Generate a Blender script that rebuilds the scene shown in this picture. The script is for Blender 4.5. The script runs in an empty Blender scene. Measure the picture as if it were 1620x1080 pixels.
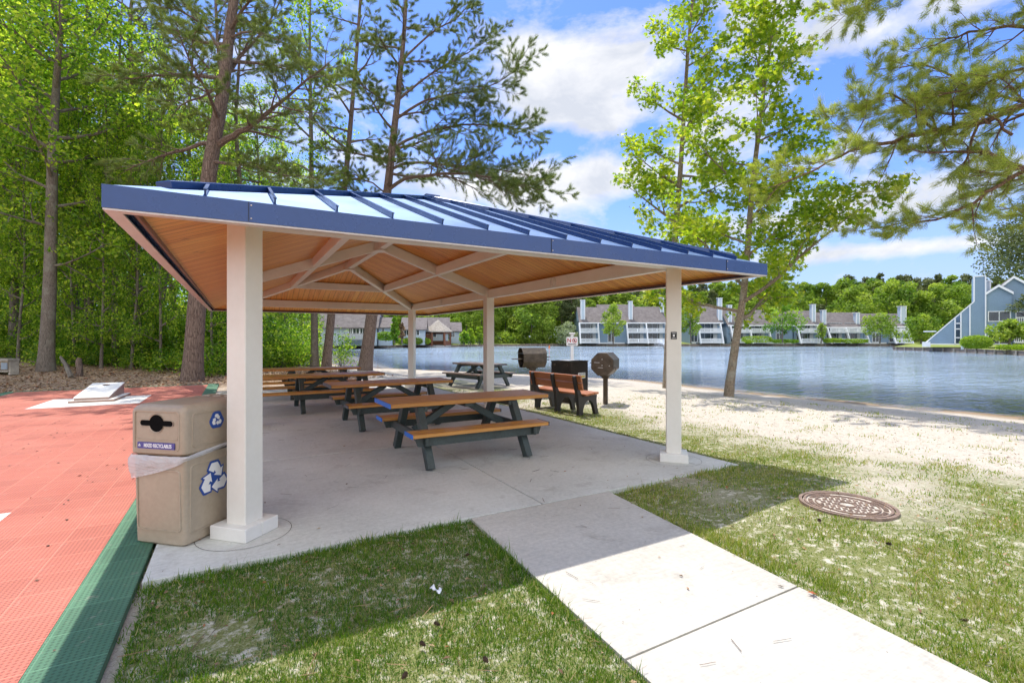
import bpy, bmesh, math, random
import numpy as np
from mathutils import Vector, Matrix, noise as mnoise

SC = bpy.context.scene
COL = SC.collection
R_ = math.radians
F = 773.0; H = 1.55; HY = 535.0; YAW = R_(29.3)
SA, CA = math.sin(YAW), math.cos(YAW)

# ------------------------------------------------------------------ plan helpers
def cam2w(X, Z, z=0.0):
    return Vector((CA*X + SA*Z, -SA*X + CA*Z, z))
def at(px, py, z=0.0):
    "point of the horizontal plane z seen in direction (px, py)"
    Z = F*(H - z)/(py - HY)
    return cam2w((px-810)/F*Z, Z, z)
def W(px, py, Z):
    "point at depth Z in direction (px, py)"
    return cam2w((px-810)/F*Z, Z, H + (HY-py)/F*Z)
def Q(px, Z, z=0.0):
    return cam2w((px-810)/F*Z, Z, z)
def lin(c):
    c = c.lstrip('#'); v = [int(c[i:i+2], 16)/255 for i in (0, 2, 4)]
    return tuple(x/12.92 if x <= .04045 else ((x+.055)/1.055)**2.4 for x in v)
def sstep(a, b, x):
    t = np.clip((x-a)/(b-a), 0, 1); return t*t*(3-2*t)
def fbm(x, y, s, seed=0, o=3):
    return mnoise.fractal(Vector((x*s+seed*17.3, y*s-seed*9.1, seed*3.7)), 1.0, 2.0, o)

# ------------------------------------------------------------------ materials
class NT:
    def __init__(s, name):
        s.m = bpy.data.materials.new(name); s.m.use_nodes = True
        s.t = s.m.node_tree; s.t.nodes.clear()
        s.out = s.t.nodes.new('ShaderNodeOutputMaterial')
    def n(s, typ, **kw):
        nd = s.t.nodes.new('ShaderNode'+typ)
        for k, v in kw.items():
            if k in ('ins',):
                for kk, vv in v.items():
                    sock = nd.inputs[kk]
                    if hasattr(vv, 'is_linked') or isinstance(vv, bpy.types.NodeSocket): s.t.links.new(vv, sock)
                    else: sock.default_value = vv
            else: setattr(nd, k, v)
        return nd
    def link(s, a, b): s.t.links.new(a, b)
    def coord(s, kind='Object'):
        if kind == 'Pos': return s.n('NewGeometry').outputs['Position']
        if kind == 'UV': return s.n('UVMap').outputs[0]
        return s.n('TexCoord').outputs[kind]
    def mapv(s, v, scale=(1,1,1), rot=(0,0,0), loc=(0,0,0)):
        return s.n('Mapping', ins={'Vector': v, 'Scale': scale, 'Rotation': rot, 'Location': loc}).outputs[0]
    def noise(s, v, scale, detail=4, rough=.55, dist=0):
        return s.n('TexNoise', ins={'Vector': v, 'Scale': scale, 'Detail': detail, 'Roughness': rough, 'Distortion': dist}).outputs['Fac']
    def ramp(s, fac, stops, interp='LINEAR'):
        nd = s.n('ValToRGB', ins={'Fac': fac}); cr = nd.color_ramp; cr.interpolation = interp
        while len(cr.elements) < len(stops): cr.elements.new(.5)
        for e, (p, c) in zip(cr.elements, stops):
            e.position = p
            if not isinstance(c, tuple): c = (c, c, c)
            e.color = (*c[:3], 1)
        return nd.outputs['Color']
    def math(s, op, a, b=None, clamp=False):
        nd = s.n('Math', operation=op, use_clamp=clamp)
        for i, v in enumerate((a, b)):
            if v is None: continue
            if isinstance(v, (int, float)): nd.inputs[i].default_value = v
            else: s.link(v, nd.inputs[i])
        return nd.outputs[0]
    def mix(s, fac, a, b, mode='MIX'):
        nd = s.n('Mix', data_type='RGBA', blend_type=mode)
        for i, v in ((0, fac), (6, a), (7, b)):
            if isinstance(v, (int, float)): nd.inputs[i].default_value = v
            elif isinstance(v, tuple): nd.inputs[i].default_value = (*v[:3], 1)
            else: s.link(v, nd.inputs[i])
        return nd.outputs[2]
    def bump(s, h, strength=.3, dist=.01, normal=None):
        ins = {'Height': h, 'Strength': strength, 'Distance': dist}
        if normal is not None: ins['Normal'] = normal
        return s.n('Bump', ins=ins).outputs[0]
    def attr(s, name): return s.n('Attribute', attribute_name=name).outputs['Fac']
    def bsdf(s, color, rough=.6, metallic=0, normal=None, spec=.5, **kw):
        nd = s.n('BsdfPrincipled')
        def put(k, v):
            if isinstance(v, (int, float)): nd.inputs[k].default_value = v
            elif isinstance(v, tuple): nd.inputs[k].default_value = (*v[:3], 1)
            else: s.link(v, nd.inputs[k])
        put('Base Color', color); put('Roughness', rough); put('Metallic', metallic); put('Specular IOR Level', spec)
        for k, v in kw.items(): put(k, v)
        if normal is not None: s.link(normal, nd.inputs['Normal'])
        return nd.outputs[0]
    def done(s, sh):
        s.link(sh, s.out.inputs[0]); return s.m

M = {}
def simple(name, col, rough=.6, metallic=0, var=.25, scale=6, bump=.0, bscale=60, spec=.5, coord='Object', fine=.12):
    t = NT(name); c = t.coord(coord)
    n1 = t.noise(c, scale, 5, .6); n2 = t.noise(c, scale*9, 3, .6)
    dark = tuple(x*(1-var) for x in col); lite = tuple(min(1, x*(1+var*.6)) for x in col)
    k = t.ramp(n1, [(.3, dark), (.7, lite)])
    k = t.mix(fine, k, t.ramp(n2, [(.35, (.2,.2,.2)), (.65, (.8,.8,.8))]), 'OVERLAY')
    nm = t.bump(t.noise(c, bscale, 3), bump, .01) if bump else None
    rr = t.ramp(n1, [(.3, max(0,rough-.08)), (.7, min(1,rough+.08))])
    M[name] = t.done(t.bsdf(k, rr, metallic, nm, spec)); return M[name]

def wood(name, c0, c1, rough=.5, axis=0, gscale=1.0, bump=.15):
    t = NT(name); c = t.coord('Object')
    sc = [14, 14, 14]; sc[axis] = .9
    v = t.mapv(c, tuple(x*gscale for x in sc))
    n = t.noise(v, 1.6, 6, .65, .4); n2 = t.noise(v, 7, 3, .6)
    k = t.ramp(n, [(.28, c0), (.72, c1)])
    k = t.mix(.25, k, t.ramp(n2, [(.35, (.25,.25,.25)), (.7, (.75,.75,.75))]), 'OVERLAY')
    M[name] = t.done(t.bsdf(k, t.ramp(n, [(.3, rough-.1), (.7, rough+.1)]), 0, t.bump(n2, bump, .004))); return M[name]

# paint & metal
simple('cream_paint', (.74,.71,.64), .42, var=.05, scale=2, fine=.06, bump=.02, bscale=90)
simple('white_trim', (.72,.70,.65), .4, var=.06, scale=3, fine=.05)
simple('blue_metal', (.014,.048,.165), .28, .25, var=.12, scale=3, fine=.06, spec=.8)
simple('roof_panel_metal', (.15,.24,.42), .5, .6, var=.14, scale=2, fine=.1, bump=.04, bscale=30, spec=.8)
simple('dark_gap', (.02,.022,.03), .7)
simple('lip_metal', (.62,.56,.52), .35, var=.1)
simple('bin_plastic', (.38,.31,.225), .5, var=.05, scale=3, fine=.07, bump=.07, bscale=260)
simple('bin_hood_plastic', (.36,.29,.21), .48, var=.05, scale=3, fine=.07, bump=.07, bscale=260)
simple('black', (.006,.006,.006), .9, spec=.05)
simple('logo_blue', (.02,.07,.30), .4, var=.03)
simple('label_violet', (.07,.06,.25), .4, var=.03)
simple('logo_white', (.8,.8,.8), .45, var=.03)
simple('recycled_frame', (.045,.062,.058), .5, var=.3, scale=5, fine=.25, bump=.1, bscale=80)
simple('bench_frame', (.03,.024,.02), .5, var=.3, scale=8, bump=.1, bscale=60)
simple('grill_steel', (.105,.082,.06), .5, .5, var=.45, scale=7, bump=.12, bscale=70, fine=.3)
simple('coal_box', (.07,.058,.045), .5, .3, var=.35, scale=6, fine=.25)
simple('galv', (.55,.55,.55), .4, .6, var=.15)
simple('sign_white', (.82,.82,.82), .4, var=.04)
simple('sign_red', (.5,.02,.02), .4, var=.05)
simple('sign_black', (.012,.012,.012), .5)
simple('label_yellow', (.75,.55,.03), .45, var=.05)
simple('tape_blue', (.03,.17,.62), .5, var=.15, scale=25)
simple('cap_grey', (.10,.10,.11), .5)
simple('rust_iron', (.25,.175,.135), .75, .1, var=.4, scale=9, fine=.35, bump=.2, bscale=120)
simple('iron_sand', (.52,.46,.39), .9, var=.35, scale=14, fine=.3, bump=.2, bscale=150)
simple('board_white', (.80,.78,.72), .6, var=.06, scale=5, bump=.05)
simple('board_side', (.34,.22,.17), .7, var=.15)
simple('concrete_white', (.68,.66,.60), .85, var=.08, scale=3, bump=.05)
simple('paper', (.8,.8,.82), .6)
simple('red_leaf', (.36,.09,.03), .6, var=.3, scale=30)
simple('cone_brown', (.09,.05,.03), .8, var=.4, scale=60)
simple('siding_blue', (.22,.31,.40), .7, var=.08, scale=.8, fine=.08)
simple('siding_blue_pale', (.47,.54,.60), .7, var=.08, scale=.8, fine=.08)
simple('siding_grey', (.42,.46,.50), .75, var=.1, scale=.8)
simple('house_trim', (.84,.84,.83), .6, var=.05)
simple('deck_grey', (.42,.41,.40), .8, var=.15)
simple('brick_red', (.22,.09,.05), .85, var=.3, scale=5)
simple('weathered_plank', (.27,.21,.16), .85, var=.4, scale=1.5)
simple('grey_post', (.38,.34,.28), .85, var=.35, scale=2)
simple('shelf_slate', (.26,.31,.36), .7, var=.2, scale=4)
simple('buoy_orange', (.8,.2,.02), .5)
simple('trim_brown', (.16,.07,.035), .5)
simple('curtain', (.55,.56,.55), .9, var=.3, scale=2.5)

t = NT('glass_dark'); c = t.coord('Object')
M['glass_dark'] = t.done(t.bsdf(t.ramp(t.noise(c, .9, 2), [(.35, (.012,.016,.02)), (.7, (.06,.075,.085))]), .06, 0, None, .9))
t = NT('shingle'); c = t.coord('Object')
n = t.noise(c, 1.3, 6, .7); w = t.n('TexWave', ins={'Vector': t.mapv(c, (0,0,1)), 'Scale': 2.2, 'Distortion': .5}, bands_direction='Z').outputs['Fac']
k = t.ramp(n, [(.3, (.10,.085,.08)), (.7, (.205,.18,.17))])
k = t.mix(.3, k, t.ramp(w, [(0, (.3,.3,.3)), (1, (.7,.7,.7))]), 'OVERLAY')
M['shingle'] = t.done(t.bsdf(k, .9))
t = NT('shake'); c = t.coord('Object')
M['shake'] = t.done(t.bsdf(t.ramp(t.noise(c, 3.5, 6, .75), [(.3, (.14,.12,.10)), (.7, (.52,.46,.38))]), .9))

wood('table_plank', (.38,.155,.033), (.62,.31,.075), .42, 0)
wood('bench_plank', (.30,.10,.035), (.48,.18,.065), .42, 1)
wood('weathered_table', (.15,.10,.075), (.30,.225,.17), .75, 0)
# ceiling boards (uv: u along eave, v up slope)
t = NT('cedar_ceiling'); uv = t.coord('UV')
sep = t.n('SeparateXYZ', ins={0: uv}); bw = .135
ub = t.math('DIVIDE', sep.outputs[0], bw); fr = t.math('FRACT', ub); idx = t.math('FLOOR', ub)
rnd = t.n('TexWhiteNoise', noise_dimensions='1D', ins={'W': idx}).outputs['Value']
comb = t.n('CombineXYZ', ins={0: t.math('MULTIPLY', sep.outputs[0], 20.0), 1: t.math('ADD', t.math('MULTIPLY', sep.outputs[1], .9), t.math('MULTIPLY', rnd, 40.0)), 2: t.math('MULTIPLY', rnd, 9.0)}).outputs[0]
gr = t.noise(comb, 1.5, 6, .68, .5)
k = t.ramp(gr, [(.25, (.42,.155,.028)), (.5, (.74,.335,.075)), (.78, (.84,.49,.16))])
k = t.mix(.42, k, t.ramp(rnd, [(0, (.3,.3,.3)), (1, (.68,.68,.68))]), 'OVERLAY')
kn = t.n('TexVoronoi', ins={'Vector': t.n('CombineXYZ', ins={0: t.math('MULTIPLY', sep.outputs[0], 7.0), 1: t.math('MULTIPLY', sep.outputs[1], 2.2), 2: rnd}).outputs[0], 'Scale': 1.0}).outputs['Distance']
k = t.mix(t.ramp(kn, [(.05, 1.0), (.10, 0.0)]), k, (.10,.035,.012))
gap = t.math('LESS_THAN', fr, .045)
k = t.mix(t.math('MULTIPLY', gap, .85), k, (.05,.02,.008))
M['cedar_ceiling'] = t.done(t.bsdf(k, .5, 0, t.bump(t.math('SUBTRACT', gr, t.math('MULTIPLY', gap, 2.0)), .3, .004)))

# concrete
def concrete(name, c0, c1, rot=0):
    t = NT(name); c = t.coord('Pos')
    n = t.noise(c, .9, 6, .6); n2 = t.noise(c, 26, 4, .7)
    br = t.noise(t.mapv(c, (3, 90, 1), (0, 0, rot)), 1.0, 2)
    k = t.ramp(n, [(.3, c0), (.72, c1)])
    k = t.mix(.22, k, t.ramp(n2, [(.3, (.2,.2,.2)), (.7, (.8,.8,.8))]), 'OVERLAY')
    st = t.noise(c, 2.3, 5, .75, .6)
    k = t.mix(t.ramp(st, [(.55, 0.0), (.74, .42)]), k, (.20,.165,.13))
    sp = t.n('TexVoronoi', ins={'Vector': c, 'Scale': 9.0}).outputs['Distance']
    k = t.mix(t.ramp(sp, [(.03, .7), (.055, 0.0)]), k, (.08,.065,.05))
    k = t.mix(.14, k, t.ramp(br, [(.35, (.3,.3,.3)), (.65, (.7,.7,.7))]), 'OVERLAY')
    h = t.math('ADD', t.math('MULTIPLY', br, .9), t.math('MULTIPLY', n2, .5))
    M[name] = t.done(t.bsdf(k, .85, 0, t.bump(h, .35, .004)))
concrete('patio_concrete', (.47,.47,.425), (.63,.63,.57), 0)
concrete('walk_concrete', (.42,.395,.34), (.53,.50,.435), 0)
simple('joint_dark', (.07,.06,.05), .95)

# sport tiles: interlocking plastic mesh, one foot each
def tiles(name, c0, c1):
    t = NT(name); c = t.coord('Pos')
    sep = t.n('SeparateXYZ', ins={0: c})
    def cell(sock, size, off=0.0):
        f = t.math('FRACT', t.math('DIVIDE', t.math('ADD', sock, 50.0+off), size))
        return t.math('ABSOLUTE', t.math('SUBTRACT', f, .5))
    # diamond holes ~ 18 mm pitch
    d = t.math('ADD', cell(sep.outputs[0], .026), cell(sep.outputs[1], .026))
    hole = t.math('LESS_THAN', d, .36)
    seam = t.math('GREATER_THAN', t.math('MAXIMUM', cell(sep.outputs[0], .305, .56), cell(sep.outputs[1], .305)), .487)
    n = t.noise(c, .7, 5, .6); n2 = t.noise(c, 11, 4, .7)
    tid = t.n('TexWhiteNoise', noise_dimensions='2D', ins={'Vector': t.n('CombineXYZ', ins={0: t.math('FLOOR', t.math('DIVIDE', t.math('ADD', sep.outputs[0], 50.56), .305)), 1: t.math('FLOOR', t.math('DIVIDE', t.math('ADD', sep.outputs[1], 50.0), .305))}).outputs[0]}).outputs['Value']
    k = t.ramp(n, [(.3, c0), (.7, c1)])
    k = t.mix(.16, k, t.ramp(tid, [(0, (.25,.25,.25)), (1, (.75,.75,.75))]), 'OVERLAY')
    k = t.mix(t.ramp(n2, [(.60, 0.0), (.78, .45)]), k, (.50,.42,.33))
    k = t.mix(t.math('MULTIPLY', hole, .50), k, tuple(x*.30 for x in c0))
    k = t.mix(t.math('MULTIPLY', seam, .75), k, tuple(min(1,x*1.25) for x in c1))
    h = t.math('SUBTRACT', 1.0, t.math('MULTIPLY', hole, 1.0))
    warp = t.noise(t.mapv(c, (.5, 3.3, 1)), 1.0, 2)
    nm = t.bump(warp, .35, .03); nm = t.bump(h, .6, .004, nm)
    M[name] = t.done(t.bsdf(k, .6, 0, nm, .35))
tiles('court_red_tile', (.43,.125,.085), (.53,.18,.125))
tiles('court_green_tile', (.06,.15,.085), (.10,.215,.125))

# bark
def bark(name, c0, c1, sx=7, sz=1.3, strength=.8, lichen=None):
    t = NT(name); c = t.coord('Object')
    v = t.mapv(c, (sx, sx, sz)); nn = t.noise(c, 3, 4)
    v = t.n('VectorMath', operation='ADD', ins={0: v, 1: t.n('TexNoise', ins={'Vector': c, 'Scale': 2.5}).outputs['Color']}).outputs[0]
    vo = t.n('TexVoronoi', feature='DISTANCE_TO_EDGE', ins={'Vector': v, 'Scale': 1.6}).outputs['Distance']
    n = t.noise(v, 3, 5, .65)
    k = t.ramp(n, [(.3, c0), (.7, c1)])
    k = t.mix(t.ramp(vo, [(.0, .8), (.10, 0.0)]), k, tuple(x*.45 for x in c0))
    if lichen: k = t.mix(t.ramp(nn, [(.52, 0.0), (.66, .55)]), k, lichen)
    h = t.math('ADD', t.math('MULTIPLY', t.math('MINIMUM', vo, .2), 4.0), t.math('MULTIPLY', n, .4))
    M[name] = t.done(t.bsdf(k, .9, 0, t.bump(h, strength, .03), .2))
bark('pine_bark', (.12,.082,.063), (.29,.215,.17), 12, 2.0, .7)
bark('grey_bark', (.13,.105,.085), (.27,.23,.185), 24, 2.6, .45, (.27,.26,.21))
bark('pale_bark', (.20,.15,.10), (.36,.29,.21), 14, 5, .35, (.34,.33,.26))
bark('limb_bark', (.15,.085,.055), (.30,.19,.13), 12, 4, .5)

# foliage
def foliage(name, stops, trans=.45, rough=.5, bright=1.6):
    t = NT(name); k = t.ramp(t.attr('tint'), stops)
    d = t.bsdf(k, rough, 0, None, .3)
    tr = t.n('BsdfTranslucent', ins={'Color': t.mix(1.0, k, (bright, bright*1.05, bright*.55), 'MULTIPLY')}).outputs[0]
    M[name] = t.done(t.n('MixShader', ins={0: trans, 1: d, 2: tr}).outputs[0])
foliage('gum_leaf', [(0, (.10,.18,.012)), (.5, (.235,.32,.02)), (1, (.45,.46,.05))], .52, .45, 2.0)
foliage('forest_leaf', [(0, (.04,.10,.012)), (.5, (.15,.255,.022)), (1, (.42,.47,.06))], .56, .45, 2.3)
foliage('shrub_leaf', [(0, (.035,.10,.01)), (.5, (.14,.26,.022)), (1, (.40,.46,.06))], .5, .42, 2.0)
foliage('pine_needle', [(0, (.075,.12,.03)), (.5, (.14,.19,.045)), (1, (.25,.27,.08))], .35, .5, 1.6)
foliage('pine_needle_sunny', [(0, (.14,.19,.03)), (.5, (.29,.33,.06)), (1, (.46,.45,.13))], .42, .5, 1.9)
foliage('far_leaf', [(0, (.085,.16,.02)), (.45, (.19,.28,.035)), (1, (.40,.46,.08))], .42, .6, 1.8)
foliage('far_pine', [(0, (.075,.11,.045)), (1, (.19,.21,.08))], .25, .7, 1.3)
foliage('hedge_leaf', [(0, (.09,.18,.012)), (1, (.32,.40,.04))], .5, .5, 2.0)
foliage('silver_leaf', [(0, (.20,.25,.13)), (1, (.42,.46,.30))], .35, .6, 1.3)
foliage('grass_blade', [(0, (.030,.11,.008)), (.45, (.10,.205,.014)), (.8, (.26,.31,.035)), (1, (.44,.38,.18))], .35, .5, 1.5)
foliage('litter', [(0, (.10,.055,.03)), (.5, (.25,.15,.08)), (.8, (.42,.30,.17)), (1, (.33,.10,.04))], .1, .8, 1.0)
t = NT('twig_dark'); M['twig_dark'] = t.done(t.bsdf(t.ramp(t.attr('tint'), [(0, (.03,.022,.016)), (1, (.14,.085,.05))]), .85))

# plastic liner bag
t = NT('clear_plastic'); c = t.coord('Object')
nm = t.bump(t.noise(t.mapv(c, (6, 6, 22)), 2.0, 4, .6, 1.0), .9, .02)
d = t.bsdf((.72,.72,.74), .25, 0, nm, .6); tr = t.n('BsdfTransparent').outputs[0]
M['clear_plastic'] = t.done(t.n('MixShader', ins={0: .6, 1: tr, 2: d}).outputs[0])
# fountain spray
t = NT('spray'); M['spray'] = t.done(t.n('MixShader', ins={0: .75, 1: t.n('BsdfTransparent').outputs[0], 2: t.bsdf((.9,.92,.95), .6)}).outputs[0])

# ground
t = NT('ground_soil'); c = t.coord('Pos')
g = t.attr('grass'); mu = t.attr('mulch'); we = t.attr('wet')
n1 = t.noise(c, 1.1, 5, .65); n2 = t.noise(c, 14, 5, .7); n3 = t.noise(c, 95, 3, .7)
sand = t.ramp(n2, [(.25, (.40,.345,.27)), (.5, (.53,.475,.395)), (.8, (.62,.57,.49))])
sand = t.mix(.35, sand, t.ramp(n3, [(.3, (.25,.25,.25)), (.7, (.75,.75,.75))]), 'OVERLAY')
deb = t.noise(t.mapv(c, (1,1,1)), 34, 4, .8, 1.5)
sand = t.mix(t.ramp(deb, [(.53, 0.0), (.65, .75)]), sand, (.20,.145,.095))
soil = t.ramp(n3, [(.25, (.09,.085,.035)), (.5, (.17,.19,.055)), (.75, (.36,.33,.19))])
soil = t.mix(t.ramp(n2, [(.50, 0.0), (.66, .8)]), soil, (.66,.60,.50))
gm = t.math('ADD', g, t.math('MULTIPLY', t.math('SUBTRACT', n2, .5), 1.3))
k = t.mix(t.ramp(gm, [(.25, 0.0), (.65, 1.0)]), sand, soil)
mul = t.ramp(t.noise(c, 30, 5, .75, 1.0), [(.3, (.16,.10,.065)), (.5, (.36,.25,.165)), (.68, (.55,.43,.31)), (.8, (.64,.54,.42))])
mm = t.math('ADD', mu, t.math('MULTIPLY', t.math('SUBTRACT', n1, .5), .5))
k = t.mix(t.ramp(mm, [(.35, 0.0), (.65, 1.0)]), k, mul)
k = t.mix(we, k, t.mix(.5, t.ramp(n2, [(.3, (.20,.13,.07)), (.7, (.34,.24,.14))]), (.28,.20,.12)))
deep = t.n('SeparateXYZ', ins={0: c}).outputs[2]
k = t.mix(t.ramp(t.math('MULTIPLY', t.math('ADD', deep, .45), -.8), [(0.0, 0.0), (1.0, 1.0)]), k, (.030,.045,.045))
h = t.math('ADD', t.math('MULTIPLY', n2, 1.0), t.math('MULTIPLY', n3, .35))
M['ground_soil'] = t.done(t.bsdf(k, .95, 0, t.bump(h, .9, .02), .2))
t = NT('bank_lawn'); c = t.coord('Pos')
k = t.ramp(t.noise(c, .35, 6, .7), [(.3, (.13,.18,.03)), (.55, (.24,.28,.06)), (.8, (.40,.36,.17))])
M['bank_lawn'] = t.done(t.bsdf(k, .95, 0, t.bump(t.noise(c, 3, 4), .5, .1), .2))
# water
t = NT('lake_water'); c = t.coord('Pos')
rot_ = (0, 0, YAW)
w0 = t.noise(t.mapv(c, (.30, 1.0, 1), rot_), 1.0, 3, .6, .5)
w1 = t.noise(t.mapv(c, (.42, 1.0, 1), (0, 0, YAW+.25)), 2.6, 3, .6, .4)
w2 = t.noise(t.mapv(c, (.55, 1.0, 1), (0, 0, YAW-.3)), 7.5, 2, .6, .3)
w3 = t.noise(t.mapv(c, (.35, 1.0, 1), rot_), .10, 3, .55)
hh = t.math('ADD', t.math('ADD', t.math('MULTIPLY', w0, 1.25), t.math('MULTIPLY', w1, .62)), t.math('MULTIPLY', w2, .22))
hh = t.math('MULTIPLY', hh, t.ramp(w3, [(.35, .45), (.65, 1.0)]))
nm = t.bump(hh, 1.0, .17)
fr = t.n('Fresnel', ins={'IOR': 1.33, 'Normal': nm}).outputs[0]
gl = t.n('BsdfGlossy', ins={'Color': (.96,.98,1,1), 'Roughness': .04, 'Normal': nm}).outputs[0]
tr = t.n('BsdfTransparent', ins={'Color': (.95,.94,.90,1)}).outputs[0]
df = t.n('BsdfDiffuse', ins={'Color': (.33,.42,.51,1)}).outputs[0]
dep = t.attr('depth')
body = t.n('MixShader', ins={0: t.ramp(dep, [(0, .0), (.3, .12), (1, .9)]), 1: tr, 2: df}).outputs[0]
M['lake_water'] = t.done(t.n('MixShader', ins={0: fr, 1: body, 2: gl}).outputs[0])
# ------------------------------------------------------------------ mesh helpers
class MB:
    def __init__(s): s.v = []; s.f = []; s.mi = []; s.mats = []; s.uv = {}
    def slot(s, m):
        if m not in s.mats: s.mats.append(m)
        return s.mats.index(m)
    def add(s, verts, faces, mat=None, uvs=None):
        b = len(s.v); s.v += [tuple(v) for v in verts]
        k = s.slot(mat) if mat else 0
        for i, f in enumerate(faces):
            s.f.append([b+j for j in f]); s.mi.append(k)
            if uvs: s.uv[len(s.f)-1] = uvs[i]
        return s
    def box(s, c, size, rot=None, bev=0.0, mat=None):
        "axis box, optionally chamfered; rot = Matrix or z angle"
        hx, hy, hz = (q/2 for q in size)
        if isinstance(rot, (int, float)): rot = Matrix.Rotation(rot, 3, 'Z')
        if bev <= 0:
            vs = [(x, y, z) for x in (-hx, hx) for y in (-hy, hy) for z in (-hz, hz)]
            fs = [(0,1,3,2), (4,6,7,5), (0,4,5,1), (2,3,7,6), (0,2,6,4), (1,5,7,3)]
        else:
            bev = min(bev, hx*.9, hy*.9, hz*.9)
            bm = bmesh.new(); bmesh.ops.create_cube(bm, size=1)
            bmesh.ops.scale(bm, vec=size, verts=bm.verts)
            bmesh.ops.bevel(bm, geom=list(bm.edges), offset=bev, segments=2 if bev > .012 else 1, affect='EDGES', profile=.5)
            bm.verts.index_update()
            vs = [v.co.copy() for v in bm.verts]; fs = [[v.index for v in f.verts] for f in bm.faces]; bm.free()
        c = Vector(c)
        vs = [(rot @ Vector(v) if rot is not None else Vector(v)) + c for v in vs]
        return s.add(vs, fs, mat)
    def beam(s, a, b, w, h, up=(0,0,1), bev=.0, mat=None, off=0):
        "box from a to b, w wide, h deep (along up); a-b is the centre line shifted by off along up"
        a, b = Vector(a), Vector(b); d = (b-a).normalized(); u = Vector(up)
        sd = d.cross(u).normalized(); u = sd.cross(d).normalized()
        m = Matrix((d, -sd, u)).transposed()
        if m.determinant() < 0: m = Matrix((d, sd, u)).transposed()
        return s.box((a+b)/2 + u*off, ((b-a).length, w, h), m, bev, mat)
    def prism(s, poly, depth, mat=None, xf=None):
        "poly = 2D outline in xz, extruded along y from 0 to depth"
        n = len(poly)
        vs = [Vector((p[0], 0, p[1])) for p in poly] + [Vector((p[0], depth, p[1])) for p in poly]
        fs = [tuple(range(n)), tuple(range(2*n-1, n-1, -1))] + [(i, i+n, (i+1) % n+n, (i+1) % n) for i in range(n)]
        if xf is not None: vs = [xf @ v for v in vs]
        return s.add(vs, fs, mat)
    def tube(s, pts, radii, sides=8, mat=None, cap=True):
        pts = [Vector(p) for p in pts]; n = len(pts)
        if isinstance(radii, (int, float)): radii = [radii]*n
        t0 = (pts[1]-pts[0]).normalized(); ref = Vector((0,0,1)) if abs(t0.z) < .9 else Vector((1,0,0))
        u = t0.cross(ref).normalized(); vs = []
        for i in range(n):
            t = (pts[min(i+1, n-1)]-pts[max(i-1, 0)]).normalized()
            u = (u - t*u.dot(t)).normalized(); w = t.cross(u)
            for k in range(sides):
                a = 2*math.pi*k/sides
                vs.append(pts[i] + (u*math.cos(a)+w*math.sin(a))*radii[i])
        fs = [(i*sides+k, i*sides+(k+1) % sides, (i+1)*sides+(k+1) % sides, (i+1)*sides+k) for i in range(n-1) for k in range(sides)]
        if cap: fs += [tuple(range(sides-1, -1, -1)), tuple(range((n-1)*sides, n*sides))]
        return s.add(vs, fs, mat)
    def build(s, name, mat=None, parent=None, smooth=False, loc=None, label=None):
        me = bpy.data.meshes.new(name); me.from_pydata(s.v, [], s.f)
        if s.mats:
            for m in s.mats: me.materials.append(M[m])
            me.polygons.foreach_set('material_index', s.mi)
        elif mat: me.materials.append(M[mat])
        if s.uv:
            ul = me.uv_layers.new(name='UVMap')
            for fi, uvs in s.uv.items():
                p = me.polygons[fi]
                for li, q in zip(p.loop_indices, uvs): ul.data[li].uv = q
        bm = bmesh.new(); bm.from_mesh(me); bmesh.ops.recalc_face_normals(bm, faces=bm.faces); bm.to_mesh(me); bm.free()
        if smooth:
            me.polygons.foreach_set('use_smooth', [True]*len(me.polygons))
            try: me.set_sharp_from_angle(angle=R_(40))
            except Exception: pass
        me.update()
        o = bpy.data.objects.new(name, me); COL.objects.link(o)
        if parent is not None: o.parent = parent
        if loc is not None: o.location = loc
        if label: o['label'] = label
        return o

def npmesh(name, verts, loops, starts, totals, mat, parent=None, tint=None, smooth=False):
    me = bpy.data.meshes.new(name)
    me.vertices.add(len(verts)); me.vertices.foreach_set('co', np.ascontiguousarray(verts, dtype=np.float32).ravel())
    me.loops.add(len(loops)); me.loops.foreach_set('vertex_index', np.ascontiguousarray(loops, dtype=np.int32))
    me.polygons.add(len(starts)); me.polygons.foreach_set('loop_start', np.ascontiguousarray(starts, dtype=np.int32))
    try: me.polygons.foreach_set('loop_total', np.ascontiguousarray(totals, dtype=np.int32))
    except Exception: pass
    if smooth: me.polygons.foreach_set('use_smooth', np.ones(len(starts), dtype=bool))
    me.update(calc_edges=True)
    if tint is not None:
        a = me.attributes.new('tint', 'FLOAT', 'POINT'); a.data.foreach_set('value', np.ascontiguousarray(tint, dtype=np.float32))
    if mat: me.materials.append(M[mat])
    o = bpy.data.objects.new(name, me); COL.objects.link(o)
    if parent is not None: o.parent = parent
    return o

def scatter(name, tmpl, faces, pos, rot, scale, mat, parent=None, tint=None):
    "N copies of a template leaf / needle / blade in ONE mesh"
    tmpl = np.asarray(tmpl, float); N = len(pos); k = len(tmpl)
    sc = np.asarray(scale, float)
    if sc.ndim == 1: sc = sc[:, None].repeat(3, 1)
    v = tmpl[None]*sc[:, None, :]
    v = np.einsum('nij,nkj->nki', rot, v) + np.asarray(pos)[:, None, :]
    fl = [i for f in faces for i in f]; L = len(fl)
    loops = (np.arange(N)[:, None]*k + np.array(fl)[None]).ravel()
    tot = np.tile([len(f) for f in faces], N); st = np.concatenate([[0], np.cumsum(tot)[:-1]])
    tn = None if tint is None else np.repeat(tint, k)
    return npmesh(name, v.reshape(-1, 3), loops, st, tot, mat, parent, tn)

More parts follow.
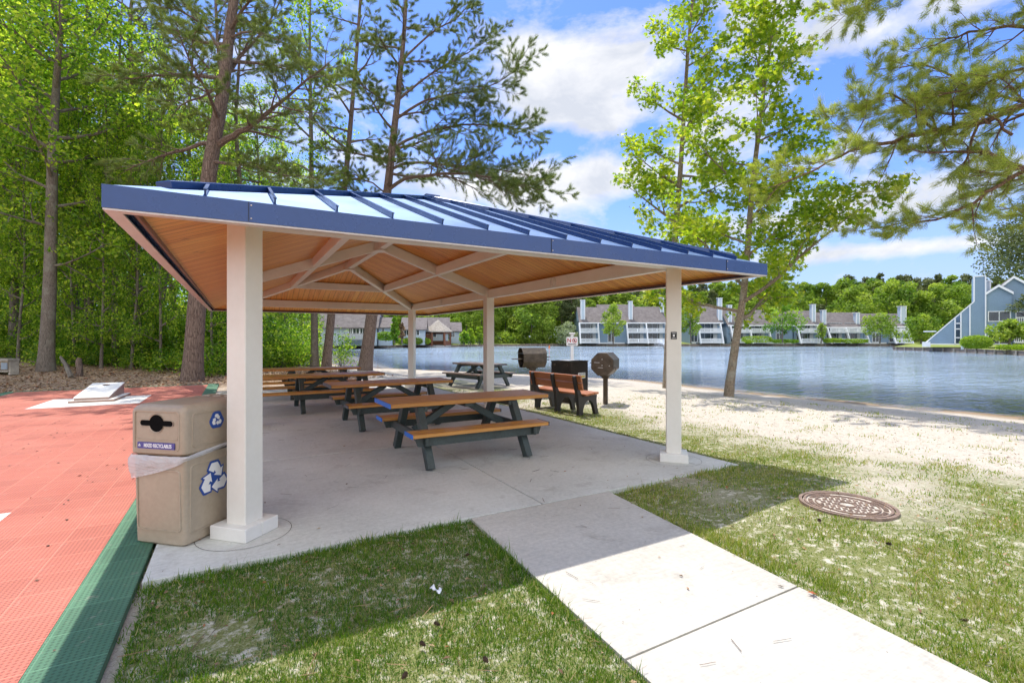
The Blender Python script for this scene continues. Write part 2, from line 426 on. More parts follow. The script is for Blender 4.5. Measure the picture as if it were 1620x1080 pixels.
def frames(d, rng, roll=None):
    "rotation matrices whose y axis is d, random roll round it unless z hint given"
    d = d/np.linalg.norm(d, axis=1, keepdims=True)
    if roll is None: h = rng.normal(size=d.shape)
    else: h = roll
    x = np.cross(d, h); x /= np.linalg.norm(x, axis=1, keepdims=True)+1e-9
    z = np.cross(x, d)
    return np.stack([x, d, z], axis=2)

LEAF_Q = [(0,0,0), (-.36,.5,.09), (0,1,-.04), (.36,.5,.09)]; LEAF_QF = [(0,3,2), (0,2,1)]
LEAF_S = [(0,0,0), (.20,.12,.01), (.60,.10,.05), (.26,.36,.02), (.52,.78,.06), (.14,.60,.02), (0,1.05,-.03), (-.14,.60,.02), (-.52,.78,.06), (-.26,.36,.02), (-.60,.10,.05), (-.20,.12,.01)]
LEAF_SF = [(0,1,3,11), (1,2,3), (3,4,5), (3,5,7,9), (5,6,7), (7,8,9), (9,10,11), (3,9,11)]
NEEDLE = [(-.5,0,0), (.5,0,0), (0,1,0)]; NEEDLE_F = [(0,1,2)]

def tag(o, label=None, cat=None, group=None, kind=None):
    if label: o['label'] = label
    if cat: o['category'] = cat
    if group: o['group'] = group
    if kind: o['kind'] = kind
    return o
def thing(name, label, cat, loc=(0,0,0), rz=0.0, group=None):
    o = bpy.data.objects.new(name, None); COL.objects.link(o); o.empty_display_size = .2
    o.location = loc; o.rotation_euler = (0, 0, rz)
    return tag(o, label, cat, group)
def copy_tree(o, label=None, loc=None, rz=None, scale=None):
    c = o.copy(); COL.objects.link(c)
    for ch in list(o.children):
        d = ch.copy(); COL.objects.link(d); d.parent = c
        for g in list(ch.children):
            e = g.copy(); COL.objects.link(e); e.parent = d
    if label: c['label'] = label
    if loc is not None: c.location = loc
    if rz is not None: c.rotation_euler = (0, 0, rz)
    if scale is not None: c.scale = scale if hasattr(scale, '__len__') else (scale,)*3
    return c
def structure(o): o['kind'] = 'structure'; return o

# ------------------------------------------------------------------ world, sun, camera
SUN = Vector((.03, .405, 1)).normalized()
ELEV = math.asin(SUN.z); AZ = math.atan2(SUN.x, SUN.y)
def world():
    w = bpy.data.worlds.new('World'); SC.world = w; w.use_nodes = True
    nt = w.node_tree; nt.nodes.clear()
    t = NT.__new__(NT); t.t = nt; t.out = nt.nodes.new('ShaderNodeOutputWorld')
    sky = t.n('TexSky', sky_type='NISHITA', sun_disc=False, sun_elevation=ELEV, sun_rotation=AZ, altitude=0, air_density=1.0, dust_density=.5, ozone_density=2.0)
    d = t.n('VectorMath', operation='NORMALIZE', ins={0: t.coord('Generated')}).outputs[0]
    sep = t.n('SeparateXYZ', ins={0: d}); z = sep.outputs[2]
    den = t.math('ADD', t.math('MAXIMUM', z, 0.0), .16)
    p = t.n('CombineXYZ', ins={0: t.math('DIVIDE', sep.outputs[0], den), 1: t.math('DIVIDE', sep.outputs[1], den), 2: 0.0}).outputs[0]
    def blob(px, py, rx, ry, rot=0):
        "a soft patch of sky round one compass direction and height"
        X, Y = (px-810)/F, (HY-py)/F
        v = cam2w(X, 1.0, Y).normalized()
        az = math.atan2(v.x, v.y); el = math.asin(v.z)
        a = t.math('SUBTRACT', t.math('ARCTAN2', sep.outputs[0], sep.outputs[1]), az)
        e = t.math('SUBTRACT', t.math('ARCSINE', z), el)
        c, s_ = math.cos(rot), math.sin(rot)
        a2 = t.math('ADD', t.math('MULTIPLY', a, c/rx), t.math('MULTIPLY', e, s_/rx))
        e2 = t.math('ADD', t.math('MULTIPLY', a, -s_/ry), t.math('MULTIPLY', e, c/ry))
        q = t.math('ADD', t.math('MULTIPLY', a2, a2), t.math('MULTIPLY', e2, e2))
        return t.math('POWER', 2.718, t.math('MULTIPLY', q, -1.0))
    cov = None
    for b in CLOUDS:
        g = t.math('MULTIPLY', blob(*b[:5]), b[5])
        cov = g if cov is None else t.math('ADD', cov, g)
    cov = t.math('ADD', cov, t.math('MULTIPLY', t.ramp(t.n('VectorMath', operation='DOT_PRODUCT', ins={0: d, 1: (-.49, -.87, .1)}).outputs['Value'], [(-.05, 0.0), (.4, 1.0)]), .75))  # cloud cover added behind the camera, out of view, to lift the shade
    # noise in azimuth / height so that clouds look like flat-based cumulus
    sph = t.n('CombineXYZ', ins={0: t.math('ARCTAN2', sep.outputs[0], sep.outputs[1]), 1: t.math('MULTIPLY', t.math('ARCSINE', z), 1.9), 2: 0.0}).outputs[0]
    n1 = t.noise(sph, 5.2, 9, .62, .35)
    n2 = t.noise(t.mapv(sph, (1,1,1), (0,0,0), (3.1,1.7,0)), 13, 7, .6, .2)
    f = t.math('ADD', t.math('MULTIPLY', n1, .75), t.math('MULTIPLY', n2, .35))
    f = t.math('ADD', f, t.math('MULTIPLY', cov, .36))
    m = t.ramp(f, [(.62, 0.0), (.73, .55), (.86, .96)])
    m = t.math('MULTIPLY', m, t.ramp(z, [(0.0, .35), (.1, 1.0)]))
    shade = t.noise(t.mapv(sph, (1,1,1), (0,0,0), (0,.06,0)), 5.2, 6, .6, .35)
    cc = t.ramp(shade, [(.35, (.98, .985, 1.0)), (.62, (.66, .70, .78))])
    # the unseen clouds behind the camera are made brighter to fill the shade
    fr_ = t.n('VectorMath', operation='DOT_PRODUCT', ins={0: d, 1: (-.15, -.95, .25)}).outputs['Value']
    lit = t.ramp(fr_, [(.0, .48), (.5, 1.0)])
    cc = t.mix(1.0, t.mix(1.0, cc, lit, 'MULTIPLY'), (8.0, 7.9, 7.75), 'MULTIPLY')
    hor = t.mix(t.ramp(z, [(0.0, .8), (.30, 0.0)]), t.mix(1.0, sky.outputs[0], SKYTINT, 'MULTIPLY'), (2.0, 2.35, 2.9))
    k = t.mix(m, hor, cc)
    bg = t.n('Background', ins={'Color': k, 'Strength': SKYS})
    t.link(bg.outputs[0], t.out.inputs[0])
SKYS = .15; SKYTINT = (.42, .54, .84)
CLOUDS = [(840,80,.10,.05,-.1,.85), (935,105,.13,.055,.1,.95), (1020,105,.07,.05,0,.6), (880,175,.12,.035,0,.9), (960,190,.06,.03,0,.6), (930,285,.18,.04,0,1.15), (800,310,.16,.06,0,.7), (1220,30,.09,.06,0,.75), (1450,15,.18,.035,0,.7), (1150,190,.12,.08,0,.7), (1300,345,.25,.02,0,1.0), (1400,395,.22,.014,0,.9), (1340,250,.10,.03,0,.6), (1480,290,.3,.02,0,.5), (400,200,.3,.15,0,.5)]
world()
sd = bpy.data.lights.new('sun', 'SUN'); sd.energy = 2.7; sd.angle = R_(.53); sd.color = (1, .955, .88)
so = bpy.data.objects.new('sun', sd); COL.objects.link(so); so.rotation_euler = SUN.to_track_quat('Z', 'Y').to_euler()
so.location = (0, 0, 60)
cd = bpy.data.cameras.new('camera'); cam = bpy.data.objects.new('camera', cd); COL.objects.link(cam); SC.camera = cam
cam.location = (0, 0, H); cam.rotation_euler = (R_(90), 0, -YAW)
cd.sensor_width = 36; cd.lens = 36*F/1620; cd.shift_y = -5/1620; cd.clip_start = .05; cd.clip_end = 5000
vs = SC.view_settings; vs.view_transform = 'Standard'; vs.look = 'None'; vs.exposure = 1.0; vs.gamma = 1
SC.cycles.use_adaptive_sampling = True; SC.cycles.adaptive_threshold = .025; SC.cycles.max_bounces = 6; SC.cycles.diffuse_bounces = 4; SC.cycles.glossy_bounces = 3; SC.cycles.transmission_bounces = 4; SC.cycles.transparent_max_bounces = 8
SC.cycles.caustics_reflective = False; SC.cycles.caustics_refractive = False; SC.cycles.sample_clamp_indirect = 6

# ------------------------------------------------------------------ ground
WL = -.35
SHORE = [cam2w(*p).xy for p in ((250,-90), (70,-8), (22,7.2), (12.3,11.75), (8.5,16.9), (5.6,22.6), (-.35,26.7), (-10.5,32.6), (-13.5,36.7), (-19,48), (-27,68), (-45,88), (-90,108), (-400,170))]
SA_ = np.array([tuple(p) for p in SHORE])
def shore_dist(x, y):
    "signed distance to the near shoreline, land positive"
    P = np.stack([x, y], -1); best = np.full(x.shape, 1e9); sg = np.ones(x.shape)
    for i in range(len(SA_)-1):
        a, b = SA_[i], SA_[i+1]; d = b-a
        tt = np.clip(((P-a) @ d)/(d @ d), 0, 1); q = a + tt[..., None]*d
        r = np.linalg.norm(P-q, axis=-1); cr = d[0]*(P[..., 1]-a[1]) - d[1]*(P[..., 0]-a[0])
        m = r < best-1e-9; best = np.where(m, r, best); sg = np.where(m, np.sign(cr), sg)
    return best*sg
def _noise(x, y, s, seed):
    f = np.vectorize(lambda a, b: fbm(a, b, s, seed)); return f(x, y)
SLABX = (-.54, 5.38); SLABY = (3.86, 15.9)
CRT = (-5.85, -.555, -4.5, 19.55)
def gz(x, y):
    x = np.asarray(x, float); y = np.asarray(y, float)
    d = shore_dist(x, y)
    land = WL + .32*sstep(0, 5.5, d)
    # wood floor behind court rises, lawn right of the walk is a little proud
    rise = .55*sstep(20.0, 30, y)*sstep(6, -2, x+(y-20)*.55) + .45*sstep(-6.5, -14, x)
    lawn = .07*sstep(3.3, 4.6, x)*sstep(4.6, 2.8, y)*sstep(9, 6, x) + .015*sstep(2.9, 1.2, y)
    bed = WL - .10*np.clip(-d, 0, 4) - .22*np.clip(-d-4, 0, 6)
    h = np.where(d > 0, land + (rise+lawn)*sstep(1, 6, d), bed)
    return h
def gzs(x, y): return float(gz(np.array([x]), np.array([y]))[0])

def masks(x, y, n=None):
    d = shore_dist(x, y)
    if n is None: n = _noise(x, y, .55, 1)
    n2 = n
    edge = x + .25*(y-5)*0 + n2*1.5
    g = sstep(8.6, 6.3, edge)*sstep(20, 17, y)
    g = np.maximum(g, sstep(7.9, 7.0, x+n*.5)*sstep(8.5, 10, y)*sstep(19, 17, y))
    thin = sstep(2.9, 4.6, x)*sstep(.4, 2.8, y)
    g = np.clip(g*(1-.38*thin) + thin*n*.55*(g > .05), 0, 1)
    g = np.where(x < -.5, 0, g)
    g = np.where((y > 16.3) & (x < 5), g*.35, g)
    mu = sstep(19.4, 19.7, y)*sstep(7, 3, x+(y-19)*.25) + sstep(-5.8, -6.2, x) + .6*sstep(16.0, 17.5, y)*sstep(5, 3, x)
    mu = np.clip(mu, 0, 1)*sstep(.5, 5, d)
    wet = sstep(1.1, .15, d)*(d > -3)
    return g, mu, np.clip(wet, 0, 1)

def axis_coords(lo, hi, step, far, grow=1.22):
    c = list(np.arange(lo, hi+1e-6, step)); s = step; a = lo; left = []
    while a > -far: s *= grow; a -= s; left.append(a)
    s = step; b = hi; right = []
    while b < far: s *= grow; b += s; right.append(b)
    return np.array(left[::-1]+c+right)
gx = axis_coords(-7, 17, .2, 2600); gy = axis_coords(-2, 22, .2, 2600)
X, Y = np.meshgrid(gx, gy)
Zg = gz(X, Y)
# keep the soil under slabs and court
inner = ((X > SLABX[0]-.1) & (X < SLABX[1]+.0) & (Y > SLABY[0]+.0) & (Y < SLABY[1])) | ((X > CRT[0]) & (X < CRT[1]) & (Y > CRT[2]) & (Y < CRT[3]))
Zg = np.where(inner, -.06, Zg)
near = (np.abs(X) < 40) & (np.abs(Y) < 40)
jit = np.zeros_like(Zg); jit[near] = _noise(X[near], Y[near], 1.3, 5)*.016
Zg = Zg + np.where(inner, 0, jit)
nn = np.zeros_like(Zg); nn[near] = _noise(X[near], Y[near], .55, 1)
g_, m_, w_ = masks(X, Y, nn)
ny, nx = X.shape
idx = np.arange(ny*nx).reshape(ny, nx)
quads = np.stack([idx[:-1, :-1], idx[:-1, 1:], idx[1:, 1:], idx[1:, :-1]], -1).reshape(-1, 4)
ground = npmesh('ground', np.stack([X, Y, Zg], -1).reshape(-1, 3), quads.ravel(), np.arange(len(quads))*4, np.full(len(quads), 4), 'ground_soil', smooth=True)
for nm_, arr in (('grass', g_), ('mulch', m_), ('wet', w_)):
    a = ground.data.attributes.new(nm_, 'FLOAT', 'POINT'); a.data.foreach_set('value', arr.ravel().astype(np.float32))
structure(ground)

# water: one sheet; colour deepens away from the beach
wx = axis_coords(-60, 60, 2.0, 2400, 1.3); wy = axis_coords(-40, 110, 2.0, 2400, 1.3)
XW, YW = np.meshgrid(wx, wy); dW = shore_dist(XW, YW)
ny, nx = XW.shape; idx = np.arange(ny*nx).reshape(ny, nx)
quads = np.stack([idx[:-1, :-1], idx[:-1, 1:], idx[1:, 1:], idx[1:, :-1]], -1).reshape(-1, 4)
keep = (dW.ravel()[quads] < 4).any(1); quads = quads[keep]
water = npmesh('lake', np.stack([XW, YW, np.full_like(XW, WL)], -1).reshape(-1, 3), quads.ravel(), np.arange(len(quads))*4, np.full(len(quads), 4), 'lake_water')
a = water.data.attributes.new('depth', 'FLOAT', 'POINT'); a.data.foreach_set('value', sstep(1, -12, dW).ravel().astype(np.float32))
structure(water)

# ------------------------------------------------------------------ slab, walk, court
def slab(name, poly, top, th, mat, joint=None):
    mb = MB(); n = len(poly)
    vs = [(p[0], p[1], top) for p in poly] + [(p[0], p[1], top-th) for p in poly]
    mb.add(vs, [tuple(range(n)), tuple(range(2*n-1, n-1, -1))] + [(i, i+n, (i+1) % n+n, (i+1) % n) for i in range(n)])
    return structure(mb.build(name, mat))
# patio cast in six bays with open joints between
patio = MB(); xs = [SLABX[0], 2.496, SLABX[1]]; ys = [SLABY[0], 6.92, 9.9, 12.9, SLABY[1]]
for i in range(2):
    for j in range(4):
        g = .013
        patio.box(((xs[i]+xs[i+1])/2, (ys[j]+ys[j+1])/2, -.06), (xs[i+1]-xs[i]-g, ys[j+1]-ys[j]-g, .12), None, .003)
structure(patio.build('patio', 'patio_concrete'))
walk = MB()
def walkbay(y0, y1):
    def xl(y): return 1.60 + .058*(y-1.2)
    def xr(y): return 2.955 + .108*(y-.86)
    g = .007
    vs = []
    for z in (0.0, -.12):
        vs += [(xl(y0), y0+g, z), (xr(y0), y0+g, z), (xr(y1), y1-g, z), (xl(y1), y1-g, z)]
    walk.add(vs, [(0,1,2,3), (7,6,5,4), (0,4,5,1), (1,5,6,2), (2,6,7,3), (3,7,4,0)])
walkbay(1.79, 3.85); walkbay(-.25, 1.79); walkbay(-2.3, -.25)
structure(walk.build('path', 'walk_concrete'))
jb = MB(); jb.box((2.5, 1.5, -.075), (1.15, 7.0, .1)); jb.box((2.42, 9.87, -.078), (5.8, 11.9, .1)); 
structure(jb.build('joint_filler', 'joint_dark'))
def sheet(name, x0, x1, y0, y1, top, mat, th=.02):
    mb = MB(); mb.box(((x0+x1)/2, (y0+y1)/2, top-th/2), (x1-x0, y1-y0, th)); return structure(mb.build(name, mat))
B = .308
sheet('court', CRT[0]+B, CRT[1]-B, CRT[2], CRT[3]-B, .004, 'court_red_tile', .05)
gb = MB()
gb.box((CRT[1]-B/2, (CRT[2]+CRT[3])/2, -.021), (B-.004, CRT[3]-CRT[2], .05))
gb.box((CRT[0]+B/2, (CRT[2]+CRT[3])/2, -.021), (B-.004, CRT[3]-CRT[2], .05))
gb.box(((CRT[0]+CRT[1])/2, CRT[3]-B/2, -.021), (CRT[1]-CRT[0]-2*B-.004, B-.004, .05))
structure(gb.build('court_border', 'court_green_tile'))
for x0, x1, y0, y1 in ((-4.05, -2.05, 14.5, 16.4), (-4.05, -1.75, 3.9, 5.95)):
    sheet('court_pad', x0, x1, y0, y1, .009, 'concrete_white', .012)
sheet('side_path', CRT[0]-1.6, CRT[0]-.02, 13, 17.9, .0, 'concrete_white', .06)
# ------------------------------------------------------------------ picnic shelter
def wb(mb, name, mat, root, smooth=False, label=None, parent=None):
    "link world-space mesh under root (or under a part of root)"
    o = mb.build(name, mat, parent or root, smooth, label=label)
    if parent is None: o.location = -root.location
    return o
CX0, CX1 = .05, 4.86; CY = (4.44, 9.72, 15.2); XM = (CX0+CX1)/2
OV = .765; EX0, EX1, EY0, EY1 = CX0-.75, CX1+.80, CY[0]-.75, CY[2]+.75
SL = .36; ZT = 2.455; ZC = 2.385
sh = thing('picnic_shelter', 'open picnic shelter with blue standing seam hip roof, cedar ceiling and cream steel columns', 'shelter', (XM, (CY[0]+CY[2])/2, 0))
RUN = (EX1-EX0)/2; RX = (EX0+EX1)/2
R0, R1 = EY0+RUN, EY1-RUN
def roofz(x, y, z0):
    d = min(x-EX0, EX1-x, y-EY0, EY1-y); return z0 + SL*d
corners = [(EX0,EY0), (EX1,EY0), (EX1,EY1), (EX0,EY1)]
def P3(p, z0, dz=0): return Vector((p[0], p[1], roofz(p[0], p[1], z0)+dz))
faces4 = [[corners[0], corners[1], (RX,R0)], [corners[1], corners[2], (RX,R1), (RX,R0)], [corners[2], corners[3], (RX,R1)], [corners[3], corners[0], (RX,R0), (RX,R1)]]
for fc in faces4:
    mb = MB(); ii = [(min(max(p[0], EX0+.032), EX1-.032), min(max(p[1], EY0+.032), EY1-.032)) for p in fc]; top = [P3(p, ZT) for p in ii]; bot = [P3(p, ZT, -.045) for p in ii]; n = len(fc)
    mb.add(top+bot, [tuple(range(n)), tuple(range(2*n-1, n-1, -1))] + [(i, i+n, (i+1) % n+n, (i+1) % n) for i in range(n)], 'roof_panel_metal')
    # standing seams every 16 inches, running up the slope
    a, b = Vector(fc[0]), Vector(fc[1]); L = (b-a).length; u = (b-a)/L; nrm = Vector((-u.y, u.x))
    m = int(L/.41); s0 = (L-m*.41)/2
    for k in range(m+1):
        s = s0 + k*.41
        up = min(s, L-s, RUN)
        if up < .25: continue
        p0 = a + u*s + nrm*.06; p1 = a + u*s + nrm*(up-.05)
        q0 = Vector((p0.x, p0.y, ZT+SL*.06)); q1 = Vector((p1.x, p1.y, ZT+SL*(up-.05)))
        sn = Vector((-nrm.x*SL, -nrm.y*SL, 1)).normalized()
        mb.beam(q0, q1, .012, .036, sn, 0, 'blue_metal', .019)
        mb.beam(q0, q1, .022, .008, sn, 0, 'blue_metal', .040)
    wb(mb, 'roof_panel', None, sh)
for c, r in ((corners[0], (RX,R0)), (corners[1], (RX,R0)), (corners[2], (RX,R1)), (corners[3], (RX,R1))):
    mb = MB(); a = P3(c, ZT); b = P3(r, ZT); d = b-a
    mb.beam(a+d*.085, b, .13, .055, (0,0,1), .006, 'blue_metal', .012); wb(mb, 'hip_cap', None, sh)
mb = MB(); mb.beam((RX,R0-.1,P3((RX,R0),ZT).z), (RX,R1+.1,P3((RX,R0),ZT).z), .22, .08, (0,0,1), .006, 'blue_metal', .006); wb(mb, 'ridge_cap', None, sh)
# fascia: four mitred blue boards with a pale drip lip under each
FT, FB, FTH = ZT+.005, 2.322, .03
for i in range(4):
    a, b = Vector(corners[i]), Vector(corners[(i+1) % 4]); u = (b-a).normalized(); nrm = Vector((-u.y, u.x))
    mb = MB()
    o0, o1 = a, b; i0, i1 = a+(u+nrm)*FTH, b+(-u+nrm)*FTH
    vs = [(*o0, FB), (*o1, FB), (*i1, FB), (*i0, FB), (*o0, FT), (*o1, FT), (*i1, FT), (*i0, FT)]
    mb.add(vs, [(0,3,2,1), (4,5,6,7), (0,1,5,4), (1,2,6,5), (2,3,7,6), (3,0,4,7)], 'blue_metal')
    for s in (.12, .5, .88):   # fascia joints with rivets
        L = (b-a).length; p = a+u*(L*s)-nrm*.002
        mb.box((p.x, p.y, (FB+FT)/2), (.004 if abs(u.x) > .5 else .004, .004, FT-FB-.01), None, 0, 'dark_gap')
        for zz in (FB+.025, FT-.025):
            q = p+u*.015; mb.box((q.x, q.y, zz), (.01, .01, .01), None, .003, 'lip_metal')
    fo = wb(mb, 'fascia', None, sh)
    mb = MB(); w = .085
    o0, o1 = a+(u+nrm)*.004, b+(-u+nrm)*.004; i0, i1 = a+(u+nrm)*w, b+(-u+nrm)*w
    z0, z1 = FB-.012, FB-.001
    vs = [(*o0, z0), (*o1, z0), (*i1, z0), (*i0, z0), (*o0, z1), (*o1, z1), (*i1, z1), (*i0, z1)]
    mb.add(vs, [(0,3,2,1), (4,5,6,7), (0,1,5,4), (1,2,6,5), (2,3,7,6), (3,0,4,7)])
    wb(mb, 'drip_lip', 'lip_metal', sh, parent=fo)
# ceiling of tongue-and-groove boards, set in from the fascia, with a dark edge trim
IN = .14
def inset(p):
    x, y = p
    x = EX0+IN if x == EX0 else EX1-.055 if x == EX1 else x
    y = EY0+.055 if y == EY0 else EY1-.055 if y == EY1 else y
    return (x, y)
for fc in faces4:
    mb = MB(); q = [inset(p) for p in fc]
    a, b = Vector(fc[0]), Vector(fc[1]); u = (b-a).normalized(); nrm = Vector((-u.y, u.x))
    vs = [P3(p, ZC-.03) for p in q]; vt = [P3(p, ZC-.005) for p in q]; n = len(q)
    uv = [((Vector(p)-a).dot(u), (Vector(p)-a).dot(nrm)*1.063) for p in q]
    fs = [tuple(range(n-1, -1, -1)), tuple(range(n, 2*n))] + [(i, (i+1) % n, (i+1) % n+n, i+n) for i in range(n)]
    uvs = [[uv[i] for i in range(n-1, -1, -1)], uv] + [[uv[i], uv[(i+1) % n], uv[(i+1) % n], uv[i]] for i in range(n)]
    mb.add(vs+vt, fs, 'cedar_ceiling', uvs)
    wb(mb, 'ceiling_panel', None, sh)
    mb = MB(); p0, p1 = Vector(inset(fc[0])), Vector(inset(fc[1])); z = roofz(q[0][0], q[0][1], ZC)-.03
    mb.beam((*(p0-nrm*.012), z+.004), (*(p1-nrm*.012), z-.008), .024, .06, (0,0,1), .003)
    wb(mb, 'edge_trim', 'trim_brown', sh)
# frame
BH, BW = .19, .12
def beam_part(a, b, name='beam', h=BH, w=BW):
    mb = MB(); mb.beam(a, b, w, h, (0,0,1), .006); return wb(mb, name, 'cream_paint', sh)
zb = 2.525
ring = [((CX0,CY[0]), (CX1,CY[0])), ((CX0,CY[2]), (CX1,CY[2]))] + [((x, CY[k]), (x, CY[k+1])) for x in (CX0, CX1) for k in (0, 1)]
ringobs = []
for a, b in ring: ringobs.append((a, b, beam_part((*a, zb), (*b, zb))))
def under(x, y): return roofz(x, y, ZC)-.03-BH/2-.004
n0, n2 = (XM, CY[0]+(CX1-CX0)/2), (XM, CY[2]-(CX1-CX0)/2); n1 = (XM, CY[1])
def V3(p): return Vector((p[0], p[1], under(*p)))
for c, r in (((CX0,CY[0]), n0), ((CX1,CY[0]), n0), ((CX0,CY[1]), n1), ((CX1,CY[1]), n1), ((CX0,CY[2]), n2), ((CX1,CY[2]), n2)):
    a, b = V3(c), V3(r); d = (b-a).normalized(); beam_part(a+d*.02, b-d*.08, 'rafter')
beam_part(V3(n0), V3(n1), 'ridge_beam'); beam_part(V3(n1), V3(n2), 'ridge_beam')
h = .5
def lerp(p, q, t): return (p[0]+(q[0]-p[0])*t, p[1]+(q[1]-p[1])*t)
PL = [lerp((CX0,CY[0]), n0, h), lerp((CX1,CY[0]), n0, h), lerp((CX1,CY[2]), n2, h), lerp((CX0,CY[2]), n2, h)]
for i in range(4): beam_part(V3(PL[i])-Vector((0,0,.002)), V3(PL[(i+1) % 4])-Vector((0,0,.002)), 'purlin', BH*.92, BW*.9)
for p in (n0, n1, n2):
    mb = MB(); v = V3(p); mb.tube([v-Vector((0,0,.11)), v+Vector((0,0,.09))], .15, 6); mb.tube([v-Vector((0,0,.125)), v-Vector((0,0,.11))], .17, 6); wb(mb, 'ridge_node', 'cream_paint', sh)
# columns turned 45 degrees at the corners
for j, y in enumerate(CY):
    for i, x in enumerate((CX0, CX1)):
        rz = R_(45) if j != 1 else 0
        mb = MB(); mb.box((x, y, 1.30), (.182, .182, 2.60), rz, .006)
        co = wb(mb, 'column', 'cream_paint', sh)
        mb = MB()
        for s in (-1, 1):
            off = Matrix.Rotation(rz, 3, 'Z') @ Vector((s*.0855, 0, 0))
            mb.box((x+off.x, y+off.y, .052), (.1695, .34, .104), rz, .005)
        wb(mb, 'base_cover', 'white_trim' if j == 0 else 'cream_paint', sh, parent=co)
        if j == 0 and i == 1:
            mb = MB(); d = Matrix.Rotation(R_(45), 3, 'Z')
            pl = Vector((x, y, 1.585)) + d @ Vector((0, -.0935, 0))*1
            # face looking back to the court: normal of the column face that points at the walk
            d2 = d if (d @ Vector((0,-1,0))).dot(Vector((-x, -y, 0))) > (d @ Vector((-1,0,0))).dot(Vector((-x,-y,0))) else d @ Matrix.Rotation(R_(-90), 3, 'Z')
            nrm = d2 @ Vector((0,-1,0)); cpt = Vector((x, y, 1.585)) + nrm*.0935
            mb.box(cpt, (.072, .004, .092), d2, 0, 'sign_black')
            mb.box(cpt+nrm*.0035, (.022, .002, .026), d2, 0, 'sign_white')
            for zz, w in ((.033, .05), (.026, .04), (-.027, .052), (-.035, .044)):
                mb.box(cpt+nrm*.0035+Vector((0,0,zz)), (w, .002, .0035), d2, 0, 'galv')
            wb(mb, 'notice_plate', None, sh, label='small black notice plate on the front right column')
# round junction covers on the long and rear beams
for a, b, o in ringobs[1:]:
    a, b = Vector((*a, zb)), Vector((*b, zb)); u = (b-a).normalized(); inw = Vector((-u.y, u.x, 0))
    mid = (a+b)/2
    if inw.dot(Vector((XM, (CY[0]+CY[2])/2, zb))-mid) < 0: inw = -inw
    mb = MB(); p = mid+inw*(BW/2)
    mb.tube([p, p+inw*.012], .075, 20, 'cream_paint'); mb.tube([p+inw*.012, p+inw*.028], .05, 16, 'white_trim')
    ts = [p+inw*.012+Vector((0,0,math.cos(q)*.085))+u*math.sin(q)*.085 for q in np.linspace(0, 2*math.pi, 25)]
    mb.tube(ts, .006, 5, 'white_trim')
    wb(mb, 'junction_cover', None, sh, True)
# cut rings in the slab round the corner footings
for x in (CX0, CX1):
    mb = MB(); k = 40
    for i in range(k):
        a0, a1 = 2*math.pi*i/k, 2*math.pi*(i+1)/k
        vs = [(x+r*math.cos(a), CY[0]+r*math.sin(a), .003) for a in (a0, a1) for r in (.337, .341)]
        mb.add(vs, [(0,1,3,2)])
    structure(mb.build('footing_ring', 'joint_dark'))

# ------------------------------------------------------------------ picnic tables
def make_table(label, top='table_plank', caps='cap_grey', toplen=2.2, topoff=.1, seat_len=1.83, soff=0.0):
    "length along x, centre on the ground"
    r = thing('picnic_table', label, 'picnic table', group='picnic tables')
    n, w = 5, .75; pw = w/n
    mb = MB()
    for k in range(n): mb.box((topoff, -w/2+pw*(k+.5), .735), (toplen, pw-.008, .05), None, .006)
    tp = mb.build('tabletop', top, r)
    for s in (-1, 1):
        cp = MB(); cp.box((topoff+s*(toplen/2+.006), 0, .735), (.014, w-.002, .058), None, .003)
        cm = caps if s < 0 else 'cap_grey'; cp.build('end_cap', cm, tp)
    for s in (-1, 1):
        mb = MB()
        for k in range(2): mb.box((soff, s*(.60+.145*k), .435), (seat_len, .137, .045), None, .006)
        so_ = mb.build('seat', top, r)
        for q in (-1, 1):
            cp = MB(); cp.box((soff+q*(seat_len/2+.006), s*.6725, .435), (.014, .29, .05), None, .003)
            cp.build('end_cap', caps if q < 0 else 'cap_grey', so_)
    lx = .665
    for e in (-1, 1):
        for s in (-1, 1):
            mb = MB(); x = e*lx
            mb.beam((x, s*.27, .705), (x, s*.70, .0), .09, .12, (0, s*.6, .4), .006)
            # sawn level at the floor
            mb.v = [(vx, vy, max(vz, 0.0)) for vx, vy, vz in mb.v]
            mb.build('leg', 'recycled_frame', r)
        mb = MB(); x = e*(lx+.068)
        mb.box((x, 0, .355), (.045, 1.56, .11), None, .01)
        for s in (-1, 1):
            for dz in (.03, -.03):
                for dy in (.52, .60): mb.box((x+e*.024, s*dy, .355+dz), (.008, .018, .018), None, .003)
        mb.build('cross_rail', 'recycled_frame', r)
        mb = MB(); mb.box((x-e*.135, 0, .672), (.045, .70, .07), None, .008); mb.build('top_rail', 'recycled_frame', r)
        mb = MB(); mb.beam((e*(lx-.02), 0, .36), (e*.09, 0, .69), .07, .09, (0,0,1), .006); mb.build('brace', 'recycled_frame', r)
    for s in (-1, 1):
        mb = MB(); poly = [(-.82,.295), (-.86,.41), (.86,.41), (.82,.295)]
        mb.prism(poly, .04, None, Matrix.Translation((0, s*.70-.02, 0))); mb.build('side_rail', 'recycled_frame', r)
    mb = MB(); mb.box((0, 0, .685), (.12, .66, .045), None, .006); mb.build('center_rail', 'recycled_frame', r)
    return r
f1, f3 = at(682, 745), at(833, 722)
c1 = (f1+f3)/2 + Vector((0, .69, 0))
tb1 = make_table('orange plank picnic table with blue taped board ends, nearest in the shelter', caps='tape_blue', topoff=.08, toplen=2.25)
tb1.location = c1
tb2 = make_table('orange plank picnic table with grey board ends just behind the blue taped one', topoff=.0, toplen=2.2)
tb2.location = at(572, 683) + Vector((.665, .70, 0))
tb3 = make_table('orange plank picnic table beside the near column, in front of the rearmost table', toplen=3.0, topoff=-.42, seat_len=2.75, soff=-.45); tb3.location = at(480, 655) + Vector((.665, .70, 0))
